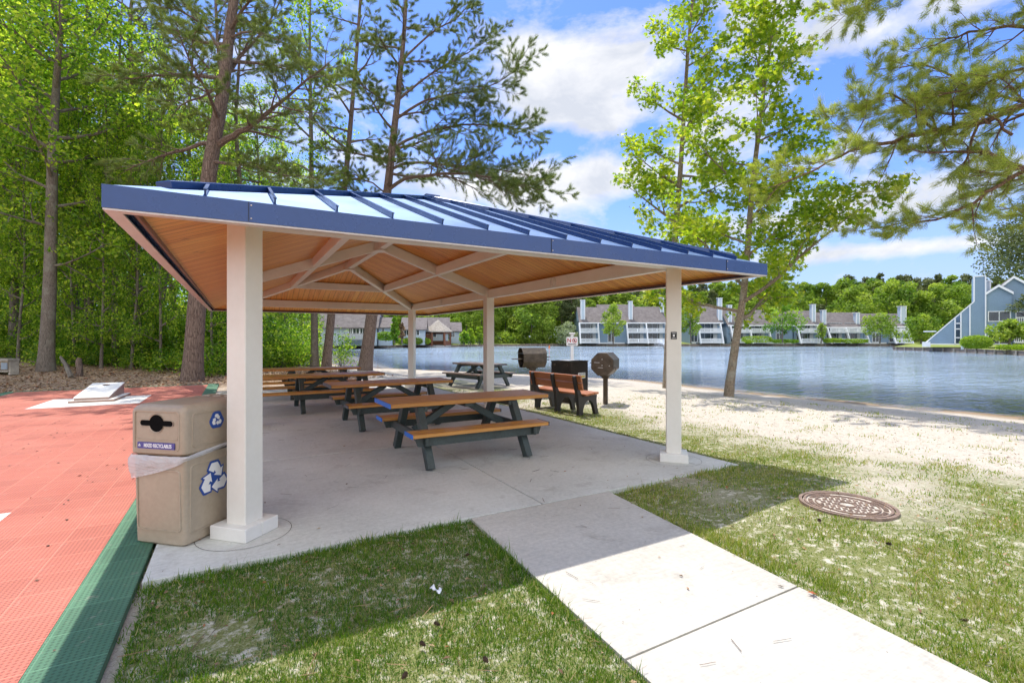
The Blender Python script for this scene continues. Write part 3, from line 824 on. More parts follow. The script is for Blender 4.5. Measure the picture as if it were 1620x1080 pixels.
tb4 = copy_tree(tb3, 'rearmost orange plank picnic table in the shelter, half hidden behind another table', tb3.location + Vector((.05, 2.6, 0)))
tb2.rotation_euler = (0, 0, R_(1.2)); tb4.rotation_euler = (0, 0, R_(-1.6))
tb5 = make_table('weathered grey-brown picnic table standing on grass by the water', top='weathered_table', toplen=1.85, topoff=0)
p5 = Q(758, 16.2); tb5.location = (p5.x, p5.y, gzs(p5.x, p5.y)); tb5.rotation_euler = (0, 0, R_(107))

# ------------------------------------------------------------------ park bench with three arched supports
def make_bench():
    r = thing('park_bench', 'park bench of orange planks on dark arched supports facing the lake', 'bench')
    # local: length along y, sitter faces +x, back at x = 0
    for k in range(2):
        mb = MB(); mb.beam((-.055-.05*k*.0-.035*k, -.86, .60+.155*k), (-.055-.035*k, .86, .60+.155*k), .04, .148, (-.22, 0, 1), .006)
        mb.build('back_plank', 'bench_plank', r)
    mb = MB()
    for k in range(3): mb.box((.09+.125*k, 0, .43+.008*k), (.118, 1.72, .04), Matrix.Rotation(R_(-4), 3, 'Y'), .006)
    mb.build('seat', 'bench_plank', r)
    for y in (-.70, 0, .70):
        outer = [(-.02,0), (.10,0)]
        arch = [(.065,0), (.08,.12), (.125,.23), (.175,.28), (.23,.295), (.285,.28), (.335,.23), (.38,.12), (.41,0)]
        poly = [(-.055,0)] + arch + [(.52,0), (.485,.10), (.46,.22), (.455,.32), (.47,.40), (.045,.395), (-.01,.52), (-.055,.66), (-.085,.79), (-.12,.825), (-.165,.80), (-.155,.70), (-.115,.55), (-.065,.38), (-.055,.2), (-.045,.1)]
        mb = MB(); mb.prism(poly, .085, None, Matrix.Translation((0, y-.0425, 0)))
        # concave outline: triangulate caps
        o = mb.build('support', 'bench_frame', r)
        bm = bmesh.new(); bm.from_mesh(o.data); bmesh.ops.triangulate(bm, faces=[f for f in bm.faces if len(f.verts) > 4]); bm.to_mesh(o.data); bm.free()
        bv = o.modifiers.new('bevel', 'BEVEL'); bv.width = .007; bv.segments = 1; bv.limit_method = 'ANGLE'; bv.angle_limit = R_(50)
    return r
bn = make_bench(); a_, b_ = at(845, 642), at(920, 656)
mid = (a_+b_)/2; dv = (b_-a_).normalized()
bn.location = (mid.x+.02, mid.y, gzs(mid.x, mid.y)+.005); bn.rotation_euler = (0, 0, math.atan2(dv.y, dv.x)+R_(90))

# ------------------------------------------------------------------ grills, coal bin, sign
def drum(mb, r, L, mat, sides=8, rot=R_(22.5), cx=0):
    pts = [Vector((0, math.cos(2*math.pi*k/sides+rot)*r, math.sin(2*math.pi*k/sides+rot)*r)) for k in range(sides)]
    return pts
def make_grill(label, door=True):
    "octagonal drum grill, drum axis along x, centre .95 high"
    r = thing('pedestal_grill', label, 'grill', group='pedestal grills by the beach')
    zc, rad, L = .97, .285, .66; s = 8
    ang = [2*math.pi*k/s+R_(22.5) for k in range(s)]
    ring_ = lambda x, q: [Vector((x, math.cos(a)*q, zc+math.sin(a)*q)) for a in ang]
    # fire box: lower five sides, lid: upper three
    mb = MB(); A, Bq, A2, B2 = ring_(-L/2, rad), ring_(L/2, rad), ring_(-L/2+.006, rad-.008), ring_(L/2-.006, rad-.008)
    low = [3,4,5,6,7]
    for k in low:
        k2 = (k+1) % s; mb.add([A[k], A[k2], Bq[k2], Bq[k], A2[k], A2[k2], B2[k2], B2[k]], [(0,1,2,3), (4,7,6,5), (0,3,7,4), (1,5,6,2)])
    mb.add([Bq[k] for k in range(s)], [tuple(range(s))])       # closed far end plate
    mb.build('fire_box', 'grill_steel', r)
    mb = MB(); A, Bq = ring_(-L/2-.012, rad+.006), ring_(L/2+.012, rad+.006)
    for k in (0,1,2):
        k2 = k+1; mb.add([A[k], A[k2], Bq[k2], Bq[k]], [(0,1,2,3)])
    if door:
        C_ = ring_(L/2+.014, rad+.004); mb.add(C_, [tuple(range(s))])
    mb.build('hood', 'grill_steel', r)
    if door:
        mb = MB(); D_ = ring_(L/2+.02, rad-.0); mb.add(D_ + ring_(L/2+.05, rad-.004), [tuple(range(s, 2*s))] + [(k, (k+1) % s, (k+1) % s+s, k+s) for k in range(s)])
        ep = mb.build('end_plate', 'grill_steel', r)
        xx = L/2+.05
        for y, z in ((0, .12), (0, -.02), (.17, -.03)):
            mb = MB(); mb.tube([(xx-.005, y, zc+z), (xx+.012, y, zc+z)], .012, 8); mb.build('bolt', 'galv', ep)
        for y0, y1, z in ((-.19, -.06, .045), (-.10, .02, -.075)):
            mb = MB(); mb.beam((xx+.004, y0, zc+z), (xx+.004, y1, zc+z-.004), .008, .012); mb.build('hinge_bar', 'galv', ep)
    mb = MB()
    for k in range(9): mb.beam((-L/2+.02+k*.02, -.20, zc-.02), (L/2-.3+k*.02, -.20+.0, zc-.02), .008, .008) if k == 0 else mb.beam((-L/2+.05+k*.065, -.21, zc-.02), (-L/2+.05+k*.065, .21, zc-.02), .008, .008)
    mb.beam((-L/2-.22, 0, zc-.03), (-L/2+.04, 0, zc-.03), .30, .018)
    mb.build('grate', 'grill_steel', r)
    for pts in ([(L/2+.0, -rad*.9, zc+.03), (L/2+.10, -rad*.9, zc+.03)], [(L/2+.0, -rad*.9, zc-.05), (L/2+.08, -rad*.9, zc-.05)], [(L/2+.07, rad*.95, zc-.06), (L/2+.07, rad*1.12, zc-.06), (L/2+.07, rad*1.12, zc-.12)]):
        mb = MB(); mb.tube(pts, .011, 8); mb.build('handle', 'grill_steel', r)
    mb = MB(); mb.box((0, 0, .33), (.10, .10, .78), None, .006); mb.box((0, 0, zc-rad-.005), (.26, .20, .03), None, .004); mb.box((0,0,zc-rad-.04), (.15,.15,.05), None, .004)
    mb.build('post', 'grill_steel', r)
    return r
g1 = make_grill('brown steel drum grill on a post with its eight sided end turned to the shelter')
pg = at(958, 637); g1.location = (pg.x, pg.y, gzs(pg.x, pg.y))
va = math.atan2(pg.y, pg.x)
g1.rotation_euler = (0, 0, va+math.pi-R_(12))
g2 = make_grill('brown steel drum grill lying lengthwise behind the park bench, open end left', door=False)
p2 = Q(842, 13.4); g2.location = (p2.x, p2.y, gzs(p2.x, p2.y)+.08); va = math.atan2(p2.y, p2.x)
g2.rotation_euler = (0, 0, va-R_(90)+R_(19))

cb = thing('coal_bin', 'dark brown steel hot coal bin with a yellow and white warning label', 'coal bin')
pc = Q(901, 12.3); cb.location = (pc.x, pc.y, gzs(pc.x, pc.y)); cb.rotation_euler = (0, 0, -YAW+R_(43))
# local faces: -x face looks left, -y face looks right
mb = MB(); mb.box((0, 0, .50), (.66, .66, 1.0), None, .012); bo = mb.build('body', 'coal_box', cb)
mb = MB(); mb.box((0, 0, 1.012), (.68, .68, .022), None, .006, 'coal_box'); mb.box((0, 0, 1.028), (.40, .3, .012), None, .004, 'galv'); mb.build('lid', None, cb)
def text_mesh(txt, size, depth=.0015, squeeze=1.0):
    cu = bpy.data.curves.new('txt', 'FONT'); cu.body = txt; cu.size = size; cu.extrude = depth; cu.align_x = 'CENTER'; cu.align_y = 'CENTER'; cu.resolution_u = 3; cu.offset = size*.018
    o = bpy.data.objects.new('txt', cu); COL.objects.link(o)
    dg = bpy.context.evaluated_depsgraph_get(); me = bpy.data.meshes.new_from_object(o.evaluated_get(dg))
    vs = [Vector((v.co.x*squeeze, v.co.y, v.co.z)) for v in me.vertices]; fs = [tuple(p.vertices) for p in me.polygons]
    bpy.data.objects.remove(o); bpy.data.curves.remove(cu); bpy.data.meshes.remove(me)
    return vs, fs
def plane_xf(origin, right, up):
    r, u = Vector(right).normalized(), Vector(up).normalized(); n = r.cross(u)
    m = Matrix((r, u, n)).transposed().to_4x4(); return Matrix.Translation(origin) @ m
def flat(mb, poly, xf, z0, z1, mat):
    "filled outline (may be concave) in the plane xf, with thickness z0..z1"
    bm = bmesh.new(); vs = [bm.verts.new((p[0], p[1], z1)) for p in poly]; f = bm.faces.new(vs)
    bmesh.ops.triangulate(bm, faces=[f]); bm.verts.index_update()
    v = [xf @ x.co for x in bm.verts]; fs = [tuple(q.index for q in f.verts) for f in bm.faces]; bm.free()
    n = len(poly); mb.add(v, fs, mat)
    vv = [xf @ Vector((p[0], p[1], z1)) for p in poly] + [xf @ Vector((p[0], p[1], z0)) for p in poly]
    mb.add(vv, [(i, (i+1) % n, (i+1) % n+n, i+n) for i in range(n)], mat)
def put_text(mb, txt, size, xf, z, mat, squeeze=1.0, depth=.001):
    vs, fs = text_mesh(txt, size, depth, squeeze); mb.add([xf @ (v+Vector((0,0,z+depth))) for v in vs], fs, mat)
def arrow_outline(k, grow=0.0):
    "one bent arrow of the chasing-arrows mark"
    u, v = Vector((.5, .866)), Vector((.5, -.866)); nl, nr = Vector((.866, -.5)), Vector((-.866, -.5))
    w = .31; ML, MR = Vector((-.433, .25)), Vector((.433, .25))
    p = [ML+u*.22, Vector((-.20,.66)), Vector((-.16,.72)), Vector((.16,.72)), Vector((.20,.66)), MR-v*.17, MR-v*.17-nr*.13, MR+nr*(w/2)+v*.15, MR-v*.17+nr*(w+.13), MR-v*.17+nr*w, Vector((0,1-2*w)), ML+u*.22+nl*w]
    if grow:
        c = Vector((0, .46)); q = []
        n = len(p)
        for i in range(n):
            a, b, d = p[i-1], p[i], p[(i+1) % n]
            e1, e2 = (b-a).normalized(), (d-b).normalized()
            m = Vector((-e1.y, e1.x)) + Vector((-e2.y, e2.x)); m = m.normalized() if m.length > 1e-6 else m
            q.append(b + m*grow*1.15)
        p = q
    a = -2*math.pi*k/3; c, s = math.cos(a), math.sin(a)
    return [(x*c-y*s, x*s+y*c) for x, y in p]
def recycle_mark(mb, xf, size, backing='round'):
    S = xf @ Matrix.Diagonal((size, size, 1, 1))
    if backing == 'round':
        pts = []
        for k in range(3):
            for da in (-30, -14, 14, 30): a = R_(90+120*k+da); pts.append((1.08*math.cos(a), 1.08*math.sin(a)))
        flat(mb, pts, S, 0, .0015, 'logo_blue')
    else:
        for k in range(3): flat(mb, arrow_outline(k, .095), S, 0, .0012+.0004*k, 'logo_blue')
        flat(mb, [(.52*math.cos(a), .52*math.sin(a)) for a in np.linspace(0, 2*math.pi, 13)[:-1]], S, 0, .0022, 'logo_blue')
    for k in range(3): flat(mb, arrow_outline(k), S, .0, .0032+.0003*k, 'logo_white')

# coal bin label
lab = MB(); xf = plane_xf((.07, -.3335, .66), (1,0,0), (0,0,1))
flat(lab, [(-.14,-.07), (.14,-.07), (.14,.07), (-.14,.07)], xf, 0, .002, 'sign_white')
flat(lab, [(-.07,-.048), (.125,-.048), (.125,-.005), (-.07,-.005)], xf, .002, .004, 'label_yellow')
flat(lab, [(-.125,-.05), (-.085,-.05), (-.105,-.012)], xf, .002, .004, 'sign_black')
for yy, a, b in ((.045,-.11,.02), (.045,.04,.12), (.022,-.11,-.03), (.022,-.01,.12), (-.027,-.05,.10)):
    flat(lab, [(a,yy-.004), (b,yy-.004), (b,yy+.004), (a,yy+.004)], xf, .004, .005, 'sign_black')
lab.build('warning_label', None, cb)
for y in (-.2, .2):
    mb = MB(); mb.box((-.335, y, .93), (.012, .05, .06), None, .003); mb.build('latch', 'grill_steel', cb)
mb = MB(); mb.box((0, 0, 1.012), (.68, .68, .022), None, .006, 'coal_box'); mb.box((0, .02, 1.029), (.40, .3, .012), None, .004, 'galv'); mb.build('lid', None, cb)
mb = MB(); mb.box((0, 0, .50), (.66, .66, .996), None, .012); mb.build('body', 'coal_box', cb)

# prohibition sign on a white post behind the coal bin
sg = thing('warning_sign', 'small white NO sign with a red prohibition circle on a white post', 'sign')
ps = Q(905, 13.6); zs = gzs(ps.x, ps.y); sg.location = (ps.x, ps.y, zs); sg.rotation_euler = (0, 0, -YAW-R_(5))
mb = MB(); mb.box((0, 0, (1.68-zs)/2), (.085, .085, 1.68-zs), None, .006); mb.box((0, 0, 1.69-zs), (.17, .17, .03), None, .006); mb.box((0, 0, 1.665-zs), (.13,.13,.03), None, .005); mb.build('post', 'sign_white', sg)
mb = MB(); z = 1.465-zs; xf = plane_xf((0, -.046, z), (1,0,0), (0,0,1))
rr = [(sx*(.158-.02*(1-math.cos(a)))*1.0, 0) for sx in (1,) for a in (0,)]
def rrect(w, h, r, n=4):
    o = []
    for cx, cy, a0 in ((w/2-r, h/2-r, 0), (-w/2+r, h/2-r, 90), (-w/2+r, -h/2+r, 180), (w/2-r, -h/2+r, 270)):
        for k in range(n+1): a = R_(a0+90*k/n); o.append((cx+r*math.cos(a), cy+r*math.sin(a)))
    return o
flat(mb, rrect(.325, .255, .03), xf, -.004, .004, 'galv'); flat(mb, rrect(.305, .235, .022), xf, .004, .006, 'sign_white')
put_text(mb, 'N', .150, plane_xf((-.080, -.046, z+.022), (1,0,0), (0,0,1)), .006, 'sign_red')
cxs = (.070, .022); k = 28
for i in range(k):
    a0, a1 = 2*math.pi*i/k, 2*math.pi*(i+1)/k
    flat(mb, [(cxs[0]+r*math.cos(a), cxs[1]+r*math.sin(a)) for r, a in ((.066,a0), (.066,a1), (.050,a1), (.050,a0))], xf, .006, .009, 'sign_red')
for (px_, py_, r_) in ((.06,.042,.016), (.07,.02,.02), (.055,.008,.014), (.078,-.004,.014)):
    flat(mb, [(px_+r_*math.cos(a), py_+r_*math.sin(a)) for a in np.linspace(0, 2*math.pi, 11)[:-1]], xf, .006, .0075, 'sign_black')
dd = Vector((.707,-.707))*.056; pp = Vector((.707,.707))*.008; c_ = Vector(cxs)
flat(mb, [tuple(c_-dd-pp), tuple(c_+dd-pp), tuple(c_+dd+pp), tuple(c_-dd+pp)], xf, .006, .010, 'sign_red')
for yy, ww in ((-.072,.25), (-.088,.22)): flat(mb, [(-ww/2,yy-.0055), (ww/2,yy-.0055), (ww/2,yy+.0055), (-ww/2,yy+.0055)], xf, .006, .0075, 'sign_black')
mb.build('sign_plate', None, sg)

# ------------------------------------------------------------------ recycling bin
rb = thing('recycling_bin', 'tan plastic recycling bin with blue recycling marks beside the near column', 'recycling bin')
fl, frr = at(212, 859), at(292, 868); ux = (frr-fl).normalized(); ang = math.atan2(ux.y, ux.x)
rb.location = frr; rb.rotation_euler = (0, 0, ang)
# local: x from -w..0 along the front, y = 0 front to depth, z up
BWD, BD = .475, .62
def shell(mb, x0, x1, y0, y1, z0, z1, r, taper=0.0, topr=0.0, n=5, crown=0.0):
    rings = []
    prof = [(z0, 0.0+.02), (z0+.02, 0.0)] + [(z1-topr, 0)]
    if topr:
        for k in range(1, 5): a = math.pi/2*k/4; prof.append((z1-topr+topr*math.sin(a), topr*(1-math.cos(a))))
    else: prof.append((z1, .004))
    for z, ins in prof:
        tt = taper*(1-(z-z0)/(z1-z0)); q = []
        for cx, cy, a0 in ((x1-r-ins-tt, y1-r-ins-tt, 0), (x0+r+ins+tt, y1-r-ins-tt, 90), (x0+r+ins+tt, y0+r+ins+tt, 180), (x1-r-ins-tt, y0+r+ins+tt, 270)):
            for k in range(n+1): a = R_(a0+90*k/n); q.append((cx+r*math.cos(a), cy+r*math.sin(a), z))
        rings.append(q)
    m = len(rings[0]); vs = [p for q in rings for p in q]
    fs = [(i*m+k, i*m+(k+1) % m, (i+1)*m+(k+1) % m, (i+1)*m+k) for i in range(len(rings)-1) for k in range(m)]
    fs += [tuple(range(m-1, -1, -1)), tuple(range((len(rings)-1)*m, len(rings)*m))]
    mb.add(vs, fs)
def panel_frame(mb, xf, w, h, bw=.012, dep=.008, r=.025):
    "raised rounded border that reads as a recessed field"
    o, i = rrect(w, h, r), rrect(w-2*bw, h-2*bw, max(.004, r-bw)); n = len(o)
    vs = [xf @ Vector((p[0], p[1], 0)) for p in o] + [xf @ Vector((p[0]*.985, p[1]*.985, dep)) for p in o] + [xf @ Vector((p[0], p[1], dep)) for p in i] + [xf @ Vector((p[0], p[1], 0)) for p in i]
    fs = []
    for L in range(3): fs += [(L*n+k, L*n+(k+1) % n, (L+1)*n+(k+1) % n, (L+1)*n+k) for k in range(n)]
    mb.add(vs, fs)
ZB, ZTOP = .665, 1.055
mb = MB(); shell(mb, -BWD, 0, 0, BD, 0, ZB, .035, .012)
# wide flat margins standing proud round the recessed fields of front and side
def rim(mb, xf, w, h, l, rgt, b, tp, dep=.012):
    "plate with a hole: outer w x h, margins l, rgt, b, tp; hole walls sloped"
    o = [(-w/2,-h/2), (w/2,-h/2), (w/2,h/2), (-w/2,h/2)]; i = [(-w/2+l,-h/2+b), (w/2-rgt,-h/2+b), (w/2-rgt,h/2-tp), (-w/2+l,h/2-tp)]
    j = [(x+(.008 if x < 0 else -.008), y+(.008 if y < (b-tp)/2 else -.008)) for x, y in i]
    vs = [xf @ Vector((*p, 0)) for p in o] + [xf @ Vector((*p, dep)) for p in o] + [xf @ Vector((*p, dep)) for p in i] + [xf @ Vector((*p, 0)) for p in j]
    fs = []
    for L in range(3): fs += [(L*4+k, L*4+(k+1) % 4, (L+1)*4+(k+1) % 4, (L+1)*4+k) for k in range(4)]
    mb.add(vs, fs)
xfF = plane_xf((-BWD/2, .006, ZB/2+.01), (1,0,.0), (0,-.016,1)); xfS = plane_xf((-.006, BD/2, ZB/2+.01), (0,1,0), (.016,0,1))
panel_frame(mb, xfF, BWD-.075, ZB-.20, .012, .007, .03); panel_frame(mb, xfS, BD-.10, ZB-.14, .014, .006, .03)
body = mb.build('body', 'bin_plastic', rb, True)
mb = MB(); recycle_mark(mb, plane_xf((-.001, .27, .445), (0,1,0), (.016,0,1)), .175, 'arrows'); mb.build('recycling_mark', None, body)
mb = MB(); shell(mb, -BWD-.012, .012, -.012, BD+.012, ZB+.01, ZTOP, .045, .0, .06)
# crowned lid
panel_frame(mb, plane_xf((-BWD/2, -.011, .865), (1,0,0), (0,0,1)), BWD-.06, .30, .012, .006, .03)
panel_frame(mb, plane_xf((.011, BD/2, .86), (0,1,0), (0,0,1)), BD-.10, .26, .012, .006, .03)
panel_frame(mb, plane_xf((-BWD/2, -.011, .90), (1,0,0), (0,0,1)), BWD-.085, .21, .006, .004, .02)
hood = mb.build('hood', 'bin_hood_plastic', rb, True)
mb = MB()
for k in range(3): mb.box((-BWD/2-.10+.11*k, BD-.04, ZTOP+.003), (.085, .10, .012), None, .004)
mb.box((-BWD/2, BD+.03, ZTOP-.03), (BWD-.05, .05, .05), None, .012); mb.build('hinge', 'bin_hood_plastic', hood)
# mouth: dark round opening with side slots, rim lip
mb = MB(); xf = plane_xf((-BWD/2, -.0125, .918), (1,0,0), (0,0,1))
pts = []; r_, hw, hh_ = .064, .128, .020; a0 = math.asin(hh_/r_)
for a in np.linspace(a0, math.pi-a0, 14): pts.append((r_*math.cos(a), r_*math.sin(a)))
for a in np.linspace(math.pi/2, 3*math.pi/2, 7): pts.append((-hw+hh_*math.cos(a), hh_*math.sin(a)))
for a in np.linspace(math.pi+a0, 2*math.pi-a0, 14): pts.append((r_*math.cos(a), r_*math.sin(a)))
for a in np.linspace(-math.pi/2, math.pi/2, 7): pts.append((hw+hh_*math.cos(a), hh_*math.sin(a)))
flat(mb, pts, xf, 0, .0025, 'black')
n = len(pts); out = [(p[0]*1.06, p[1]*1.09) for p in pts]
mb.add([xf @ Vector((*p, .0025)) for p in pts]+[xf @ Vector((*p, .006)) for p in out], [(i, (i+1) % n, (i+1) % n+n, i+n) for i in range(n)], 'bin_hood_plastic')
mb.build('mouth', None, hood)
mb = MB(); xf = plane_xf((-BWD/2+.0, -.0125, .752), (1,0,0), (0,0,1))
flat(mb, rrect(.335, .048, .004), xf, 0, .0075, 'label_violet')
put_text(mb, 'MIXED RECYCLABLES', .0375, plane_xf((-BWD/2+.018, -.0125, .7515), (1,0,0), (0,0,1)), .0075, 'logo_white', .70)
recycle_mark(mb, plane_xf((-BWD/2-.145, -.0205, .7525), (1,0,0), (0,0,1)), .0145, 'arrows')
mb.build('label', None, hood)
mb = MB(); recycle_mark(mb, plane_xf((.012, .28, .905), (0,1,0), (0,0,1)), .066, 'round'); mb.build('recycling_mark', None, hood)
# liner bag folded over the rim: a crumpled skirt between body and hood
rng = np.random.default_rng(5)
mb = MB(); rows = 7; loopn = 88; per = []
x0, x1, y0, y1 = -BWD-.016, .016, -.016, BD+.016
P_ = rrect(x1-x0, y1-y0, .05, 6); cx_, cy_ = (x0+x1)/2, (y0+y1)/2
pts = []
for i in range(len(P_)):
    a, b = Vector(P_[i]), Vector(P_[(i+1) % len(P_)]); k = max(1, int((b-a).length/.022))
    pts += [a+(b-a)*j/k for j in range(k)]
n = len(pts); vs = []
for r in range(rows):
    for i, p in enumerate(pts):
        q = Vector((p.x+cx_, p.y+cy_)); tt = r/(rows-1)
        # hangs low at the front left, rides up along the side
        low = .15*max(0, min(1, (-q.x)/BWD))**.7*max(0, min(1, 1-q.y/.5)) + .035
        lift = .085*max(0, min(1, q.y/BD))
        z = ZB+.014+lift*.75 - (low+.0)*tt - (0 if r else 0)
        nn_ = fbm(q.x*9+q.y*7, z*14, 1.0, 3)*.013 + fbm(q.x*25+q.y*21, z*30, 1.0, 4)*.004
        o = .006+.011*math.sin(math.pi*min(1, tt*1.1))+nn_
        d = p.normalized(); vs.append((q.x+d.x*o, q.y+d.y*o, z))
mb.add(vs, [(r*n+i, r*n+(i+1) % n, (r+1)*n+(i+1) % n, (r+1)*n+i) for r in range(rows-1) for i in range(n)])
bag = mb.build('bin_liner', 'clear_plastic', None, True); bag.location = rb.location; bag.rotation_euler = rb.rotation_euler
tag(bag, 'crumpled clear plastic liner bag folded over the rim of the recycling bin', 'plastic bag')

# ------------------------------------------------------------------ bean bag toss board
ch = thing('cornhole_board', 'white sloped bean bag toss board with one hole on the red court', 'toss board', (-3.09, 15.3, .01), R_(-3))
mb = MB(); w, d, h0, h1 = .66, 1.42, .10, .33
pr = [(0, 0), (d, 0), (d, h1), (0, h0)]
rot = Matrix.Rotation(R_(90), 4, 'Z')
mb.add([(-w/2, 0, .05), (w/2, 0, .05), (w/2, d, .05), (-w/2, d, .05), (-w/2, 0, h0), (w/2, 0, h0), (w/2, d, h1), (-w/2, d, h1)], [(0,3,2,1), (0,1,5,4), (1,2,6,5), (2,3,7,6), (3,0,4,7)], 'board_side')
mb.build('frame', None, ch)
mb = MB(); sl = (h1-h0)/d; hy, hr = d-.23, .078; outer = [(-w/2-.008, -.008), (w/2+.008, -.008), (w/2+.008, d+.008), (-w/2-.008, d+.008)]
k = 32; circ = [(hr*math.cos(2*math.pi*i/k), hy+hr*math.sin(2*math.pi*i/k)) for i in range(k)]
def onb(p, dz=0): return (p[0], p[1], h0+sl*p[1]+dz)
sq = []
for i in range(k):
    a = 2*math.pi*i/k; c, s_ = math.cos(a), math.sin(a); m = .15/max(abs(c), abs(s_)); sq.append((m*c, hy+m*s_))
for dz in (.002, .022):
    vs = [onb(p, dz) for p in circ]+[onb(p, dz) for p in sq]; mb.add(vs, [(i, (i+1) % k, (i+1) % k+k, i+k) for i in range(k)], 'board_white')
    yl, yh = hy-.15, hy+.15; X_ = w/2+.008
    for x0, x1, y0, y1 in ((-X_, X_, -.008, yl), (-X_, -.15, yl, yh), (.15, X_, yl, yh), (-X_, X_, yh, d+.008)):
        mb.add([onb(q, dz) for q in ((x0,y0), (x1,y0), (x1,y1), (x0,y1))], [(0,1,2,3)], 'board_white')
n = 4; mb.add([onb(p, .002) for p in outer]+[onb(p, .022) for p in outer], [(i, (i+1) % 4, (i+1) % 4+4, i+4) for i in range(4)], 'board_white')
mb.add([onb(p, .002) for p in circ]+[onb(p, .022) for p in circ], [(i, (i+1) % k, (i+1) % k+k, i+k) for i in range(k)], 'board_side')
mb.build('top_board', None, ch)
mb = MB(); mb.box((.02, d/2+.0, .024), (w+.22, d+.16, .048), None, .006); mb.build('base_slab', 'board_side', ch)
mb = MB(); mb.box((.02, d/2, .051), (w+.20, d+.14, .006), None, .002); mb.build('slab_face', 'board_white', ch)

# ------------------------------------------------------------------ manhole cover
mh = thing('manhole_cover', 'round rusty iron manhole cover with a raised cross-hatch pattern in the right lawn', 'manhole cover')
pm = at(1340, 799, .05); zm = gzs(pm.x, pm.y)+.020; mh.location = (pm.x, pm.y, zm); mh.rotation_euler = (0, 0, R_(20))
def ringm(mb, r0, r1, z0, z1, n=64, mat=None):
    vs = []
    for i in range(n):
        a = 2*math.pi*i/n; c, s_ = math.cos(a), math.sin(a)
        vs += [(r0*c, r0*s_, z0), (r0*c, r0*s_, z1), (r1*c, r1*s_, z1), (r1*c, r1*s_, z0)]
    fs = []
    for i in range(n):
        j = (i+1) % n
        for q in range(3): fs.append((i*4+q, j*4+q, j*4+q+1, i*4+q+1))
    mb.add(vs, fs, mat)
RR = .375
mb = MB(); ringm(mb, RR-.026, RR, -.12, .003); mb.build('rim', 'rust_iron', mh)
mb = MB(); n = 64
mb.add([(.341*math.cos(2*math.pi*i/n), .341*math.sin(2*math.pi*i/n), -.012) for i in range(n)], [tuple(range(n))], 'iron_sand')
ringm(mb, .318, .336, -.02, .003, mat='rust_iron'); ringm(mb, .238, .248, -.02, .0, mat='rust_iron'); ringm(mb, .062, .072, -.02, .0, mat='rust_iron')
for i in range(-6, 7):
    for j in range(-6, 7):
        x, y = i*.044, j*.044; r = math.hypot(x, y)
        if r > .222 or r < .085: continue
        mb.box((x, y, -.008), (.040, .013, .014) if (i+j) % 2 == 0 else (.013, .040, .014), None, .002, 'rust_iron')
for sgn in (1, -1):
    for k in range(13):
        if k in (6,) : continue
        a = R_(90*sgn) + R_(8.5)*(k-6); r = .282
        m = Matrix.Rotation(a, 3, 'Z'); 
        for q in ((-.010, 0), (.010, 0)): 
            p = m @ Vector((r, q[0], -.007)); mb.box(p, (.036, .007, .012), m, .001, 'rust_iron')
        p = m @ Vector((r+(.012 if k % 2 else -.010), 0, -.007)); mb.box(p, (.007, .016, .012), m, .001, 'rust_iron')
mb.build('cover_plate', None, mh)

# ------------------------------------------------------------------ odds and ends
def crumple(name, label, cat, p, size, mat, seed, flatn=.35):
    bm = bmesh.new(); bmesh.ops.create_grid(bm, x_segments=5, y_segments=5, size=.5)
    for v in bm.verts:
        v.co.z = fbm(v.co.x*3, v.co.y*3, 1.0, seed)*flatn; v.co.x *= size[0]*(1+.25*fbm(v.co.y*4, 1, 1, seed)); v.co.y *= size[1]; v.co.z *= max(size)
    me = bpy.data.meshes.new(name); bm.to_mesh(me); bm.free(); me.materials.append(M[mat])
    o = bpy.data.objects.new(name, me); COL.objects.link(o); o.location = (p.x, p.y, gzs(p.x, p.y)+.045); o.rotation_euler = (.2, .15, seed)
    return tag(o, label, cat)
crumple('paper_scrap', 'crumpled white scrap of paper lying on the shaded front lawn', 'litter', at(690, 927, .03), (.085, .04), 'paper', 2)
def star_leaf(p, label, s, rz):
    mb = MB(); mb.add([(a*s, b*s, c*s+.006) for a, b, c in LEAF_S], LEAF_SF); o = mb.build('fallen_leaf', 'red_leaf'); o.location = p; o.rotation_euler = (.15, .1, rz); return tag(o, label, 'leaf')
p = at(1291, 942); star_leaf((p.x, p.y, .008), 'red-brown fallen star leaf lying at the right edge of the concrete walk', .055, 1.0)
rng = random.Random(3)
def cone(p, label, s=.019):
    r = thing('pine_cone', label, 'pine cone', (p.x, p.y, gzs(p.x, p.y)+.028), rng.uniform(0, 6), 'fallen pine cones')
    mb = MB()
    for k in range(7):
        t_ = k/6; rad = s*(math.sin(math.pi*(.15+.8*t_)))*.95; z = -.2*s+1.9*s*t_
        for j in range(8):
            a = 2*math.pi*(j+.5*(k % 2))/8; d = Vector((math.cos(a), math.sin(a), .5))
            q = Vector((0, 0, z)); mb.add([q+Vector((-d.y, d.x, 0))*.3*s, q-Vector((-d.y, d.x, 0))*.3*s, q+d*rad], [(0,1,2)])
    b = mb.build('scales', 'cone_brown', r); b.rotation_euler = (R_(80), 0, 0)
    return r
for (px_, py_, lb) in ((736, 873, 'brown pine cone in the shaded lawn left of the walk near the patio'), (771, 1041, 'brown pine cone in the sunny lawn near the bottom edge of the picture'), (637, 1066, 'brown pine cone in sunny grass, leftmost of the lawn cones'), (672, 1014, 'brown pine cone lying beside the shadow edge on the front lawn'), (695, 982, 'small brown cone on sunny grass closest to the shadow edge'), (1520, 978, 'dark pine cone in the sunny lawn right of the walk'), (1402, 867, 'dark pine cone in the right lawn below the manhole cover'), (1297, 829, 'brown cone just in front of the manhole cover')):
    cone(at(px_, py_, .02), lb)
